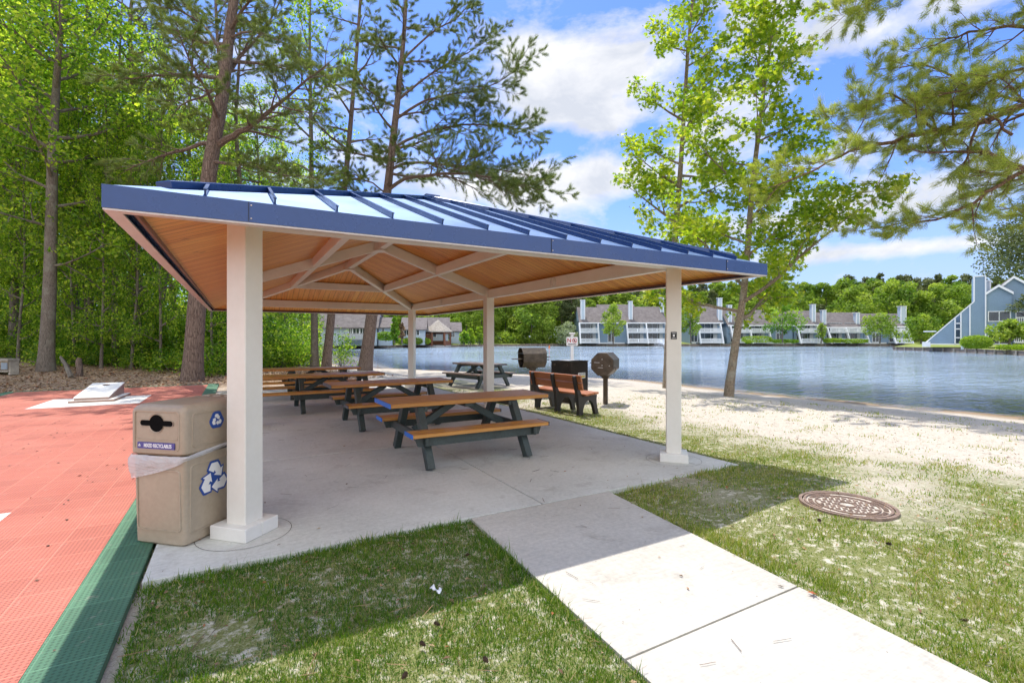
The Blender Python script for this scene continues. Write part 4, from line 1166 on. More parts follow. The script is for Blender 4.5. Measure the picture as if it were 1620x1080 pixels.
# grey timber shelf at the wood edge, far left
sb = thing('garden_shelf', 'low grey timber shelf with slate blue panels at the edge of the wood', 'shelf')
p = Q(-6, 17.8); sb.scale = (.85, .85, .72); sb.location = (p.x, p.y, gzs(p.x, p.y)+.04); sb.rotation_euler = (0, 0, -YAW-R_(3))
mb = MB(); mb.box((0, 0, .66), (1.6, .5, .12), None, .01); mb.box((0, 0, .09), (1.5, .42, .06), None, .01); mb.build('top', 'grey_post', sb)
mb = MB(); mb.box((-.05, -.2, .36), (.42, .05, .46), None, .006); mb.build('panel', 'shelf_slate', sb)
mb = MB(); mb.box((.60, -.2, .36), (.26, .05, .34), None, .006); mb.build('panel', 'shelf_slate', sb)
for x in (-.7, .74):
    mb = MB(); mb.box((x, .05, .27), (.09, .36, .72), None, .006); mb.build('leg', 'grey_post', sb)
# stump and log
p = Q(125, 18.2); z = gzs(p.x, p.y)
mb = MB(); mb.tube([(0,0,-.1), (.02,0,.25), (-.02,.02,.55), (.01,.03,.68)], [.13, .10, .10, .07], 9); o = mb.build('tree_stump', 'pine_bark', None, True); o.location = (p.x, p.y, z); tag(o, 'short broken brown stump at the edge of the wood', 'stump')
a = Q(96, 18.6); b = Q(113, 17.7); mb = MB(); mb.tube([Vector((a.x, a.y, gzs(a.x,a.y)+.62)), Vector(((a.x+b.x)/2, (a.y+b.y)/2, gzs(a.x,a.y)+.34)), Vector((b.x, b.y, gzs(b.x,b.y)+.02))], [.05,.07,.085], 8)
tag(mb.build('fallen_log', 'grey_bark', None, True), 'fallen grey log leaning in the brush next to the broken stump', 'log')
# ------------------------------------------------------------------ trees
class Tree:
    def __init__(s, seed): s.rng = np.random.default_rng(seed); s.mb = MB(); s.anch = []
    def rv(s): return Vector(s.rng.normal(size=3))
    def limb(s, p, d, L, r, lv, cfg, pts=None):
        rng = s.rng; seg = cfg['seg'][lv]
        if pts is None:
            n = max(3, int(L/seg)); st = L/n; pts = [Vector(p)]; d = Vector(d).normalized()
            for i in range(n):
                d = (d + s.rv()*cfg['wig'][lv] + Vector((0,0,cfg['up'][lv]))*(st)).normalized()
                pts.append(pts[-1] + d*st)
        n = len(pts)-1; L = sum((pts[i+1]-pts[i]).length for i in range(n))
        rad = [max(cfg['rmin'], r*(1-.85*(i/n))) for i in range(n+1)]
        if r > cfg.get('skip', 0): s.mb.tube(pts, rad, cfg['sides'][lv], cap=False)
        last = lv >= cfg['levels']
        if last:
            k = cfg['anchors']
            for j in range(k):
                t = cfg.get('a0', .3) + (1-cfg.get('a0', .3))*(j+1)/k; f = t*n; i = min(n-1, int(f)); q = pts[i].lerp(pts[i+1], f-i)
                s.anch.append((q, (pts[i+1]-pts[i]).normalized(), t))
            return
        kids = cfg['kids'][lv]; kk = max(1, int(round(kids*L/cfg['ref'][lv])))
        side = 1
        for j in range(kk+1):
            t = 1.0 if j == kk else cfg['t0'][lv] + (1-cfg['t0'][lv])*(j+rng.random()*.8)/kk
            f = t*n; i = min(n-1, int(f)); q = pts[i].lerp(pts[i+1], min(1, f-i)); dd = (pts[i+1]-pts[i]).normalized()
            ax = dd.cross(Vector((0,0,1)));
            if ax.length < .1: ax = Vector((1,0,0))
            ax = ax.normalized()
            side = -side
            flat_ = cfg['flat'][lv]
            out = (ax*side*(flat_) + s.rv()*(1-flat_)*.8 ); out = (out - dd*out.dot(dd)).normalized()
            an = cfg['ang'][lv]*(.75+.5*rng.random()) if j < kk else .15
            nd = dd*math.cos(an) + out*math.sin(an)
            ll = cfg['len'][lv]*(.6+.7*rng.random())*(1-.5*t)*(L if cfg.get('rel', True) else 1)
            s.limb(q, nd, max(ll, cfg['lmin']), max(cfg['rmin'], rad[i]*.55), lv+1, cfg)
    def trunk(s, pts, r0, r1, sides=10, flare=1.35):
        pts = [Vector(p) for p in pts]
        # subdivide smoothly
        out = []
        for i in range(len(pts)-1):
            p0, p1, p2, p3 = pts[max(0, i-1)], pts[i], pts[i+1], pts[min(len(pts)-1, i+2)]
            for k in range(4):
                t = k/4; out.append(.5*((2*p1)+(p2-p0)*t+(2*p0-5*p1+4*p2-p3)*t*t+(3*p1-p0-3*p2+p3)*t**3))
        out.append(pts[-1]); n = len(out)-1
        z0 = out[0].z; H_ = out[-1].z-z0
        rad = [(r0+(r1-r0)*(i/n))*(1+(flare-1)*math.exp(-(out[i].z-z0)/.45)) for i in range(n+1)]
        out[0] = out[0]-Vector((0,0,.25))
        s.mb.tube(out, rad, sides, cap=False); s.tp, s.tr = out, rad
        return out
    def tpos(s, t):
        n = len(s.tp)-1; f = t*n; i = min(n-1, int(f)); return s.tp[i].lerp(s.tp[i+1], f-i), s.tr[i], (s.tp[i+1]-s.tp[i]).normalized()
    def leaves(s, per, size, spread, mat, parent, droop=.5, shape='Q', name='crown', sizevar=.5, cl=None, origin=Vector((0,0,0))):
        rng = s.rng; A = len(s.anch); P = np.array([tuple(a[0]-origin) for a in s.anch]); D = np.array([tuple(a[1]) for a in s.anch])
        N = A*per; pos = np.repeat(P, per, 0) + rng.normal(size=(N, 3))*np.array([spread, spread, spread*.8])
        d = np.repeat(D, per, 0)*.35 + rng.normal(size=(N, 3))*.75 + np.array([0, 0, -droop])
        hint = rng.normal(size=(N, 3))*.55 + np.array([0, 0, 1.0])
        rot = frames(d, rng, hint)
        tint = np.clip(.5 + np.repeat(rng.normal(size=A)*.24, per) + rng.normal(size=N)*.15, 0, 1)
        sc = size*(1-sizevar/2+sizevar*rng.random(N))
        return scatter(name, LEAF_S if shape == 'S' else LEAF_Q, LEAF_SF if shape == 'S' else LEAF_QF, pos, rot, sc, mat, parent, tint)
    def needles(s, per, length, width, cone, mat, parent, name='crown', origin=Vector((0,0,0)), spread=.03, lift=.15, tmin=0):
        rng = s.rng; an = s.anch; A = len(an); P = np.array([tuple(a[0]-origin) for a in an]); D = np.array([tuple(a[1]) for a in an])
        N = A*per; pos = np.repeat(P, per, 0) + rng.normal(size=(N, 3))*spread
        d = np.repeat(D, per, 0) + rng.normal(size=(N, 3))*cone + np.array([0, 0, lift])
        rot = frames(d, rng)
        tint = np.clip(.5 + np.repeat(rng.normal(size=A)*.2, per) + rng.normal(size=N)*.15, 0, 1)
        L = length*(.65+.6*rng.random(N)); sc = np.stack([np.full(N, width), L, L], 1)
        return scatter(name, NEEDLE, NEEDLE_F, pos, rot, sc, mat, parent, tint)

BL = dict(levels=2, seg=[.6,.4,.3], wig=[.13,.2,.25], up=[.10,.02,-.05], rmin=.006, sides=[6,4,3], kids=[7,4], ref=[3.2,1.4], t0=[.2,.15], ang=[.9,.9], len=[.42,.45], lmin=.35, flat=[.6,.5], anchors=4, skip=.0)
PN = dict(levels=2, seg=[.5,.35,.25], wig=[.10,.16,.2], up=[.04,.10,.12], rmin=.007, sides=[6,4,3], kids=[9,5], ref=[3.5,1.3], t0=[.3,.2], ang=[.85,.75], len=[.36,.45], lmin=.3, flat=[.85,.6], anchors=5, skip=.0, a0=.25)

def tree_thing(name, label, base, group=None, cat='tree'):
    return thing(name, label, cat, (base.x, base.y, base.z), 0, group)
def finish(T, root, barkmat):
    "link the wood as trunk; all vertices are in world space"
    o = T.mb.build('trunk', barkmat, root, True); o.location = -Vector(root.location); return o

def profile_limbs(T, cfg, n, t0, t1, length, elev, r, az0=0, lenfn=None, azs=None):
    for k in range(n):
        t = t0 + (t1-t0)*(k+T.rng.random()*.6)/n
        p, tr, dd = T.tpos(t); az = az0 + k*2.399 + T.rng.normal()*.3
        if azs: az = azs[k % len(azs)] + T.rng.normal()*.35
        e = elev[0] + (elev[1]-elev[0])*(k/n) + T.rng.normal()*.12
        d = Vector((math.cos(az)*math.cos(e), math.sin(az)*math.cos(e), math.sin(e)))
        f = lenfn((t-t0)/(t1-t0)) if lenfn else 1
        T.limb(p, d, length*f*(.75+.5*T.rng.random()), min(tr*.6, r*f+.01), 0, cfg)

# --- the two young sweetgums on the beach
def gum(seed, label, path, r0, t0, n, length, lenfn, barkmat='pale_bark'):
    T = Tree(seed); b = Vector(path[0]); b.z = gzs(b.x, b.y); path = [b]+[Vector(p) for p in path[1:]]
    root = tree_thing('sweetgum_tree', label, b, 'young sweetgums on the beach')
    T.trunk(path, r0, .02, 10, 1.25)
    cfg = dict(BL); cfg.update(up=[.16,.06,0], ang=[.8,.85], kids=[8,4], anchors=4, len=[.42,.44], a0=.3)
    profile_limbs(T, cfg, n, t0, .99, length, (.25, .8), .05, 0, lenfn)
    finish(T, root, barkmat)
    T.leaves(9, .13, .14, 'gum_leaf', root, .55, 'S', origin=b)
    return root
ZA, ZBt = 17.0, 14.3
gum(11, 'taller straight young sweetgum rising behind the front right column', [W(1055,612,ZA), W(1058,520,ZA), W(1067,390,ZA), W(1075,290,ZA), W(1082,180,ZA), W(1090,60,ZA), W(1102,-60,ZA), W(1110,-150,ZA)], .135, .30, 25, 2.45, lambda q: 1.0-.72*q)
gum(12, 'young sweetgum with a leaning trunk and wide low crown on the beach', [W(1152,627,ZBt), W(1164,540,ZBt), W(1178,450,ZBt), W(1190,300,ZBt), W(1204,180,ZBt), W(1220,60,ZBt), W(1232,-40,ZBt)], .125, .23, 27, 3.3, lambda q: 1.2-1.04*q**.55)

# --- big pines by the shelter
def pine(seed, label, path, r0, r1, limbs=(), n=14, t0=.35, t1=.99, length=3.5, elev=(-.1,.6), lenfn=None, azs=None, mat='pine_needle', per=11, nl=.19, wd=.017, cfg=None, bark_='pine_bark', group='pines round the shelter', name='pine_tree', drop=True):
    T = Tree(seed); b = Vector(path[0])
    if drop: b.z = gzs(b.x, b.y)
    path = [b]+[Vector(p) for p in path[1:]]
    root = tree_thing(name, label, b, group); T.trunk(path, r0, r1, 14, 1.3)
    c = dict(PN); c.update(cfg or {})
    for pts, r in limbs:
        pts = [Vector(p) for p in pts]; out = []
        for i in range(len(pts)-1):
            p0, p1, p2, p3 = pts[max(0, i-1)], pts[i], pts[i+1], pts[min(len(pts)-1, i+2)]
            for k in range(3):
                t = k/3; out.append(.5*((2*p1)+(p2-p0)*t+(2*p0-5*p1+4*p2-p3)*t*t+(3*p1-p0-3*p2+p3)*t**3) + T.rv()*.02)
        out.append(pts[-1]); T.limb(None, None, 0, r, 0, c, out)
    if n: profile_limbs(T, c, n, t0, t1, length, elev, .07, T.rng.random()*6, lenfn, azs)
    finish(T, root, bark_)
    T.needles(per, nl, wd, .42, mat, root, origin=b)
    return root
Z1 = 18.0
pine(21, 'big old pine with a thick furrowed trunk left of the near column', [W(304,588,Z1), W(311,490,Z1), W(325,330,Z1), W(336,240,Z1), W(352,150,Z1), W(362,60,Z1), W(372,-20,Z1), W(380,-160,Z1)], .33, .12,
     [([W(342,228,Z1), W(370,215,Z1-.3), W(400,198,Z1-.6), W(430,172,Z1-.9), W(470,140,Z1-1.4), W(520,100,Z1-2)], .13),
      ([W(330,255,Z1), W(360,258,Z1-.3), W(392,262,Z1-.8), W(440,275,Z1-1.3), W(480,278,Z1-1.7)], .07),
      ([W(352,130,Z1), W(380,90,Z1+.5), W(420,45,Z1+.8), W(450,-10,Z1+1)], .09),
      ([W(356,90,Z1), W(330,50,Z1+.3), W(290,20,Z1+.5), W(250,10,Z1+.5)], .07),
      ([W(350,140,Z1), W(300,160,Z1+.5), W(270,185,Z1+1)], .05),
      ([W(358,60,Z1), W(400,50,Z1-.5), W(450,70,Z1-1), W(480,90,Z1-1.2)], .05)],
     n=12, t0=.45, length=3.2, per=21, wd=.011, cfg=dict(kids=[11,6]))
Z3 = 24.0
pine(22, 'tall leaning pine with long limbs swept toward the lake', [W(577,586,Z3), W(588,500,Z3), W(600,400,Z3), W(612,310,Z3), W(622,220,Z3), W(632,130,Z3), W(640,40,Z3), W(646,-80,Z3)], .31, .06,
     [([W(614,300,Z3), W(640,284,Z3-.4), W(700,275,Z3-1), W(760,278,Z3-1.6), W(800,290,Z3-2), W(850,300,Z3-2.2)], .10),
      ([W(616,270,Z3), W(650,258,Z3), W(720,262,Z3-.3), W(790,270,Z3-.6), W(845,278,Z3-.8)], .085),
      ([W(620,235,Z3), W(660,215,Z3+.3), W(730,198,Z3+.2), W(790,200,Z3), W(835,205,Z3)], .085),
      ([W(624,190,Z3), W(660,165,Z3-.5), W(710,150,Z3-.9), W(770,140,Z3-1.2), W(818,110,Z3-1.2)], .075),
      ([W(628,160,Z3), W(670,125,Z3+.3), W(720,95,Z3+.6), W(780,60,Z3+.5)], .07),
      ([W(634,100,Z3), W(680,55,Z3), W(720,30,Z3), W(745,5,Z3)], .06),
      ([W(612,310,Z3), W(590,290,Z3+.5), W(550,275,Z3+.8), W(520,270,Z3+1)], .05)],
     n=20, t0=.42, length=2.9, elev=(0,.6), lenfn=lambda q: 1.05-.5*q, per=22, nl=.17, wd=.0095, cfg=dict(kids=[13,7], anchors=6))
Z5 = 27.0
pine(23, 'slender dark pine leaning behind the shelter between two thicker trunks', [W(516,578,Z5), W(524,500,Z5), W(534,400,Z5), W(546,290,Z5), W(556,180,Z5), W(566,60,Z5), W(574,-60,Z5)], .24, .06, n=20, t0=.42, length=2.6, per=14, wd=.012)
# --- pine standing on the beach to the right, its limbs reaching into view
Zr = 9.6
pine(24, 'old pine on the beach at right whose long limbs reach over the sand', [Q(1790, Zr), W(1785,400,Zr), W(1772,280,Zr), W(1765,150,Zr), W(1758,0,Zr), W(1750,-200,Zr), W(1745,-420,Zr)], .26, .10,
     [([W(1768,150,Zr), W(1690,155,Zr+.2), W(1620,166,Zr+.5), W(1545,196,Zr+.9), W(1480,206,Zr+1.2), W(1410,222,Zr+1.4), W(1350,238,Zr+1.5), W(1290,268,Zr+1.6), W(1225,295,Zr+1.7)], .085),
      ([W(1772,290,Zr), W(1700,285,Zr+.2), W(1625,266,Zr+.5), W(1560,243,Zr+.8), W(1500,242,Zr+1.0), W(1455,240,Zr+1.1)], .075),
      ([W(1774,300,Zr), W(1690,270,Zr-.2), W(1620,272,Zr), W(1560,308,Zr+.4), W(1500,340,Zr+.8), W(1440,352,Zr+1.2), W(1380,362,Zr+1.4)], .06),
      ([W(1768,130,Zr), W(1690,75,Zr+.6), W(1620,45,Zr+1.1), W(1550,48,Zr+1.6), W(1500,62,Zr+2), W(1450,80,Zr+2.2)], .06),
      ([W(1545,196,Zr+.9), W(1525,150,Zr+.8), W(1490,110,Zr+.9), W(1440,105,Zr+1.1), W(1390,110,Zr+1.3)], .04),
      ([W(1768,150,Zr), W(1700,120,Zr-.3), W(1620,110,Zr-.2), W(1560,130,Zr+.2), W(1500,150,Zr+.5), W(1420,160,Zr+.8)], .045),
      ([W(1758,0,Zr), W(1660,-60,Zr+.6), W(1560,-60,Zr+1), W(1470,-40,Zr+1.3), W(1400,-10,Zr+1.5), W(1340,20,Zr+1.5)], .06),
      ([W(1600,215,Zr+.6), W(1560,180,Zr+.7), W(1500,180,Zr+1), W(1450,175,Zr+1.2), W(1330,185,Zr+1.6)], .03),
      ([W(1774,330,Zr), W(1700,345,Zr+.4), W(1640,350,Zr+1), W(1600,330,Zr+1.6), W(1550,345,Zr+2.2)], .045),
      ([W(1750,-180,Zr), cam2w(10.6, 11.2, 11.6), cam2w(9.2, 12.6, 12.0), cam2w(7.6, 13.6, 12.3)], .06),
      ([W(1748,-250,Zr), cam2w(11.2, 11.4, 12.6), cam2w(10.6, 13.0, 12.9), cam2w(9.6, 14.4, 13.0)], .055),
      ([W(1750,-150,Zr), cam2w(10.6, 10.4, 10.9), cam2w(8.9, 11.4, 11.4), cam2w(7.2, 12.2, 11.8)], .055),
      ([W(1747,-320,Zr), cam2w(10.2, 10.6, 13.2), cam2w(8.2, 11.6, 13.6), cam2w(6.2, 12.4, 13.8)], .05),
      ([W(1480,206,Zr+1.2), W(1440,165,Zr+1.1), W(1400,150,Zr+1.1), W(1370,170,Zr+1.2), W(1345,150,Zr+1.2)], .03)],
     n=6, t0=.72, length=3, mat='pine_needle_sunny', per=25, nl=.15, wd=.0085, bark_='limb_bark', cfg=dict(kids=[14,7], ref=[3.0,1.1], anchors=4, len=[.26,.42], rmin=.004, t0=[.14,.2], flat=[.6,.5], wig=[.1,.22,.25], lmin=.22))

# --- leafy trees of the wood, one unique crown each for the nearest, copies behind
def broad(seed, height, r0, t0, n, length, per=5, leaf=.17, spread=.22, mat='forest_leaf', barkmat='grey_bark', lean=.05, elev=(.15,.9), lenfn=None, path=None, label=None, name='leafy_tree', group='leafy trees of the wood', shape='Q', cfgu=None):
    T = Tree(seed); rng = T.rng
    if path is None:
        a = rng.random()*6; pts = [Vector((0,0,0))]
        for k in range(1, 7): pts.append(Vector((math.cos(a)*lean*height*k/6+rng.normal()*.12, math.sin(a)*lean*height*k/6+rng.normal()*.12, height*k/6)))
        b = Vector((0,0,0))
    else:
        b = Vector(path[0]); b.z = gzs(b.x, b.y); pts = [b]+[Vector(p) for p in path[1:]]
    root = tree_thing(name, label or '', b, group); T.trunk(pts, r0, r0*.18, 9)
    cfg = dict(BL); cfg.update(cfgu or {})
    profile_limbs(T, cfg, n, t0, .99, length, elev, .06, rng.random()*6, lenfn)
    finish(T, root, barkmat); T.leaves(per, leaf, spread, mat, root, .4, shape, origin=b)
    return root
full = lambda q: .75+.5*math.sin(math.pi*min(1, q*1.1))-.35*q
Z2 = 19.0
broad(31, 0, .25, .22, 26, 3.0, path=[W(72,586,Z2), W(79,440,Z2), W(83,260,Z2), W(88,150,Z2), W(97,30,Z2), W(104,-120,Z2)], label='leafy tree with a straight grey trunk near the timber shelf', lenfn=full, per=5, leaf=.16)
broad(32, 0, .13, .20, 22, 2.4, path=[W(183,583,21.5), W(181,470,21.5), W(185,360,21.5), W(183,250,21.5), W(188,120,21.5), W(196,-60,21.5)], label='leafy tree with a thin crooked trunk behind the bean bag board', lenfn=full, leaf=.16)
broad(33, 0, .21, .33, 22, 2.3, path=[W(498,578,27), W(497,480,27), W(494,340,27), W(492,200,27), W(490,60,27), W(492,-60,27)], label='tall leafy tree with a straight grey trunk, rising behind the middle of the shelter roof', lenfn=full, leaf=.17, per=4)
V = [broad(41, 21, .21, .14, 28, 3.0, lenfn=full), broad(42, 19, .15, .10, 26, 2.7, lenfn=full), broad(43, 23, .20, .2, 28, 3.1, lenfn=full, lean=.08), broad(44, 16, .12, .08, 24, 2.5, lenfn=full)]
def bigpine_variant(seed):
    T = Tree(seed); pts = [Vector((T.rng.normal()*.2*(k > 0), T.rng.normal()*.2*(k > 0), 4.0*k)) for k in range(7)]
    root = tree_thing('pine_tree', '', Vector((0,0,0)), 'pines of the wood'); T.trunk(pts, .24, .05, 10)
    profile_limbs(T, PN, 20, .42, .99, 2.8, (-.1,.6), .06); finish(T, root, 'pine_bark'); T.needles(9, .22, .022, .45, 'pine_needle', root)
    return root
VP = [bigpine_variant(51), bigpine_variant(52)]
rng = random.Random(8)
LB = ['leafy tree standing in the wood behind the red court', 'pine trunk standing in the wood behind the red court']
spots = [(20,23),(46,25),(112,24.5),(146,23.5),(-30,21.5),(-90,24),(-150,22),(215,24),(262,27),(232,31),(345,27),(378,30),(425,33),(452,38),(300,33),(180,33),(90,31),(20,32),(-60,32),(130,38),(270,40),(350,41),(400,45),(60,41),(-20,42),(205,45),(320,50),(455,50),(-120,40),(480,44),(160,50),(20,52)]
used = set()
for i, (px_, Z_) in enumerate(spots):
    isp = i in (7, 8, 10, 11, 14, 20)
    src = (VP if isp else V)[i % (2 if isp else 4)]; key = id(src)
    p = Q(px_, Z_); z = gzs(p.x, p.y); sc = rng.uniform(.85, 1.12)
    if key not in used: used.add(key); o = src; o.location = (p.x, p.y, z); o.rotation_euler = (0,0,rng.uniform(0,6)); o.scale = (sc,)*3
    else: o = copy_tree(src, None, (p.x, p.y, z), rng.uniform(0, 6), sc)
    o['label'] = LB[1] if isp else LB[0]

# slim young trunks crowding the wood edge
for px_, Z_ in ((28,20.6),(118,20.9),(140,21.6),(208,20.4),(226,21.2),(254,20.8),(336,21.4),(366,23),(160,20.2)):
    p = Q(px_, Z_); copy_tree(V[3], 'slim young tree with a thin trunk at the edge of the wood', (p.x, p.y, gzs(p.x, p.y)), rng.uniform(0, 6), (.5, .5, rng.uniform(.6, .85)))['group'] = 'slim young trees at the wood edge'
# --- understorey
def shrub_variant(seed, h, w, mat, leaf=.10, n=150, name='shrub', cat='shrub', group='shrubs along the wood edge', per=16):
    rng = np.random.default_rng(seed); root = tree_thing(name, '', Vector((0,0,0)), group, cat)
    mb = MB(); anch = []
    for k in range(n):
        a = rng.random()*6.283; rr = w*math.sqrt(rng.random()); q = Vector((math.cos(a)*rr, math.sin(a)*rr, h*(.12+.88*rng.random()*(1-.45*(rr/w)**2))))
        q.z = max(.1, q.z)
        if k % 7 == 0: mb.tube([(q.x*.15, q.y*.15, -.1), (q.x*.5, q.y*.5, q.z*.55), tuple(q)], [.016,.011,.004], 4, cap=False)
        anch.append(q)
    mb.build('stems', 'grey_bark', root)
    P = np.array([tuple(a) for a in anch]); N = len(P)*per
    pos = np.repeat(P, per, 0)+rng.normal(size=(N,3))*np.array([.2,.2,.15])*min(1.4, h/1.4); pos[:,2] = np.maximum(pos[:,2], .04)
    d = rng.normal(size=(N,3))*.8+np.array([0,0,-.2]); rot = frames(d, rng, rng.normal(size=(N,3))*.6+np.array([0,0,1.]))
    tint = np.clip(.5+np.repeat(rng.normal(size=len(P))*.28, per)+rng.normal(size=N)*.16, 0, 1)
    scatter('foliage', LEAF_Q, LEAF_QF, pos, rot, leaf*(.7+.6*rng.random(N)), mat, root, tint); return root
SV = [shrub_variant(61, 2.6, 1.5, 'shrub_leaf', .13, 190), shrub_variant(62, 1.5, 1.2, 'shrub_leaf', .11, 130), shrub_variant(63, 3.6, 1.6, 'shrub_leaf', .14, 230), shrub_variant(64, 1.0, .9, 'shrub_leaf', .09, 90)]
LS = 'dense green shrub growing among the trunks at the wood edge'
sp = [(-20,23,0),(12,24,2),(40,22.5,1),(104,22.3,0),(128,24.8,2),(150,23.0,1),(172,21.2,3),(208,22.5,0),(236,21.8,1),(262,22.2,0),(280,24,2),(232,26,2),(338,20.2,1),(352,22.5,0),(375,24,2),(60,26,2),(92,20.8,3),(10,28,2),(160,27,2),(300,27,2),(395,24.5,1),(418,27,0),(436,26.3,0),(446,29,2),(425,31,2),(462,29.5,0),(330,30,2),(250,29,2),(110,30,2),(470,32,2),(476,27.8,1),(-60,24,2),(-90,23,0),(200,31,2),(45,32,2),(130,20.9,3),(222,20.6,3),(275,20.4,3),(330,19.9,3)]
used = set()
for i, (px_, Z_, k) in enumerate(sp):
    p = Q(px_, Z_); z = gzs(p.x, p.y)-.05; sc = rng.uniform(.75, 1.15)
    if k not in used: used.add(k); o = SV[k]; o.location = (p.x, p.y, z); o.scale = (sc,)*3
    else: o = copy_tree(SV[k], None, (p.x, p.y, z), rng.uniform(0, 6), sc)
    o['label'] = LS
# water-side sapling right of the dark pine trunk
q = shrub_variant(66, 2.6, .55, 'shrub_leaf', .12, 60, 'sapling', 'sapling', 'saplings by the water'); p = Q(541, 30); q.location = (p.x, p.y, gzs(p.x, p.y)); q['label'] = 'thin leafy sapling between the two dark trunks by the water'
# deep wood that reads as one mass
rng_ = np.random.default_rng(77); N = 26000
pxs = rng_.uniform(-260, 505, N); Zs = rng_.uniform(46, 75, N); hs = rng_.beta(1.2, 1.6, N)*16
pos = np.array([tuple(Q(a, b)) for a, b in zip(pxs, Zs)]); cl = np.sin(pos[:,0]*.9)*np.cos(pos[:,1]*.8)*1.5; pos[:,2] = .5+np.maximum(0, hs+cl)
d = rng_.normal(size=(N,3)); rot = frames(d, rng_, rng_.normal(size=(N,3))*.7+np.array([0,0,1.]))
tint = np.clip(rng_.normal(.5, .2, N), 0, 1)
o = scatter('woodland', LEAF_Q, LEAF_QF, pos, rot, .55*(.6+.8*rng_.random(N)), 'forest_leaf', None, tint); tag(o, 'deep green woodland filling the gaps behind the trunks', 'woodland', kind='stuff')

# ------------------------------------------------------------------ grass, litter, twigs
rng_ = np.random.default_rng(9)
def lawn(N, r0, r1, seed):
    rg = np.random.default_rng(seed)
    r = r0*(r1/r0)**rg.random(N); th = rg.uniform(-.86, .86, N)
    Xc, Zc = r*np.sin(th), r*np.cos(th); x = CA*Xc+SA*Zc; y = -SA*Xc+CA*Zc
    n1 = _noise(x, y, .55, 1); g, mu, we = masks(x, y, n1)
    n2 = _noise(x, y, 2.1, 6); n3 = _noise(x, y, 7.0, 7)
    p = g*1.05 + n2*.8 + n3*.4 - .14
    bare = np.exp(-(((x+.15)/.35)**2+((y-3.05)/.22)**2))*.9 + np.exp(-(((x+.42)/.13)**2+((y-2.3)/.8)**2))*.6
    p -= bare
    p += .5*np.exp(-((y-3.75)/.12)**2)*(x < 1.7) + .35*sstep(2.9, 3.4, y)*(x < 2)
    ok = rg.random(N) < np.clip(p, 0, 1)
    ok &= ~((x > SLABX[0]) & (x < SLABX[1]) & (y > SLABY[0]-.01) & (y < SLABY[1])) & (x > -.55)
    xl, xr = 1.60+.058*(y-1.2), 2.955+.108*(y-.86)
    ok &= ~((x > xl-.005) & (x < xr+.005) & (y < 3.86))
    ok &= np.hypot(x-pm.x, y-pm.y) > RR+.01
    x, y, r = x[ok], y[ok], r[ok]; z = gz(x, y)+_noise(x, y, 1.3, 5)*.016; n2 = n2[ok]; n = len(x)
    yaw = rg.uniform(0, 6.283, n); tilt = np.abs(rg.normal(0, .65, n))
    d = np.stack([np.cos(yaw)*np.sin(tilt), np.sin(yaw)*np.sin(tilt), np.cos(tilt)], 1)
    rot = frames(d, rg)
    h = (.017+.022*rg.random(n))*(1+.6*np.clip(n2, -.5, .8)); w = .0024+.0007*r
    h = np.where((rg.random(n) < .04), h*1.8, h)
    edge = (np.abs(y-3.8) < .1) | (np.abs(x-1.68) < .09)
    edge |= (np.abs(x-3.2) < .1) & (y < 3.8)
    h = np.where(edge, h*(1.1+1.1*rg.random(n)), h)
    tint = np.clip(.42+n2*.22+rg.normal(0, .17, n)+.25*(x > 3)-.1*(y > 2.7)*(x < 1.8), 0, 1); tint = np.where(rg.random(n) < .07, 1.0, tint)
    T_ = [(-.5,0,0), (.5,0,0), (.42,.5,.06), (-.42,.5,.06), (0,1,.26)]; TF = [(0,1,2,3), (3,2,4)]
    return T_, TF, np.stack([x, y, z-.004], 1), rot, np.stack([w, h, h], 1), tint
T_, TF, pos, rot, sc, tint = lawn(480000, 1.5, 15, 1)
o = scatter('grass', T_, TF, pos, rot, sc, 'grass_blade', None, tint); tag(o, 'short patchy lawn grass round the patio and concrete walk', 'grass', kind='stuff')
def flat_litter(name, label, N, region, size, mat, seed, dens=None, zoff=.012, tilt=.35, shape=(LEAF_Q, LEAF_QF), cat='leaf litter', stretch=1.0, tr=(0,1)):
    rg = np.random.default_rng(seed); x, y = region(rg, N)
    if dens is not None: ok = rg.random(len(x)) < dens(x, y); x, y = x[ok], y[ok]
    n = len(x); z = gz(x, y)+zoff
    slab_ = ((x > SLABX[0]) & (x < SLABX[1]) & (y > SLABY[0]) & (y < SLABY[1])) | ((x > CRT[0]) & (x < CRT[1]) & (y < CRT[3]) & (y > CRT[2])); xl, xr = 1.60+.058*(y-1.2), 2.955+.108*(y-.86)
    slab_ |= (x > xl) & (x < xr) & (y < 3.86)
    z = np.where(slab_, .009, z)
    yaw = rg.uniform(0, 6.283, n); d = np.stack([np.cos(yaw), np.sin(yaw), rg.normal(0, tilt, n)*~slab_], 1)
    rot = frames(d, rg, rg.normal(size=(n,3))*.25+np.array([0,0,1.]))
    s = size*(.5+rg.random(n)); sc = np.stack([s/stretch, s, s], 1)
    o = scatter(name, shape[0], shape[1], np.stack([x, y, z], 1), rot, sc, mat, None, tr[0]+(tr[1]-tr[0])*rg.random(n)); return tag(o, label, cat, kind='stuff')
def rect(x0, x1, y0, y1): return lambda rg, N: (rg.uniform(x0, x1, N), rg.uniform(y0, y1, N))
flat_litter('leaf_litter', 'brown fallen leaves and needles on the ground at the wood edge', 16000, rect(-14, 6, 19.3, 27), .085, 'litter', 3, lambda x, y: masks(x, y)[1])
flat_litter('lawn_debris', 'dry leaf bits and needles scattered in the lawn and sand', 5200, rect(-.5, 12, .3, 10), .03, 'litter', 4, lambda x, y: np.where((x > SLABX[0]) & (x < SLABX[1]) & (y > 3.86), .04, np.where((x>1.6)&(x<3.2)&(y<3.86), .05, .8))*(x > -.45), .02, stretch=1.6)
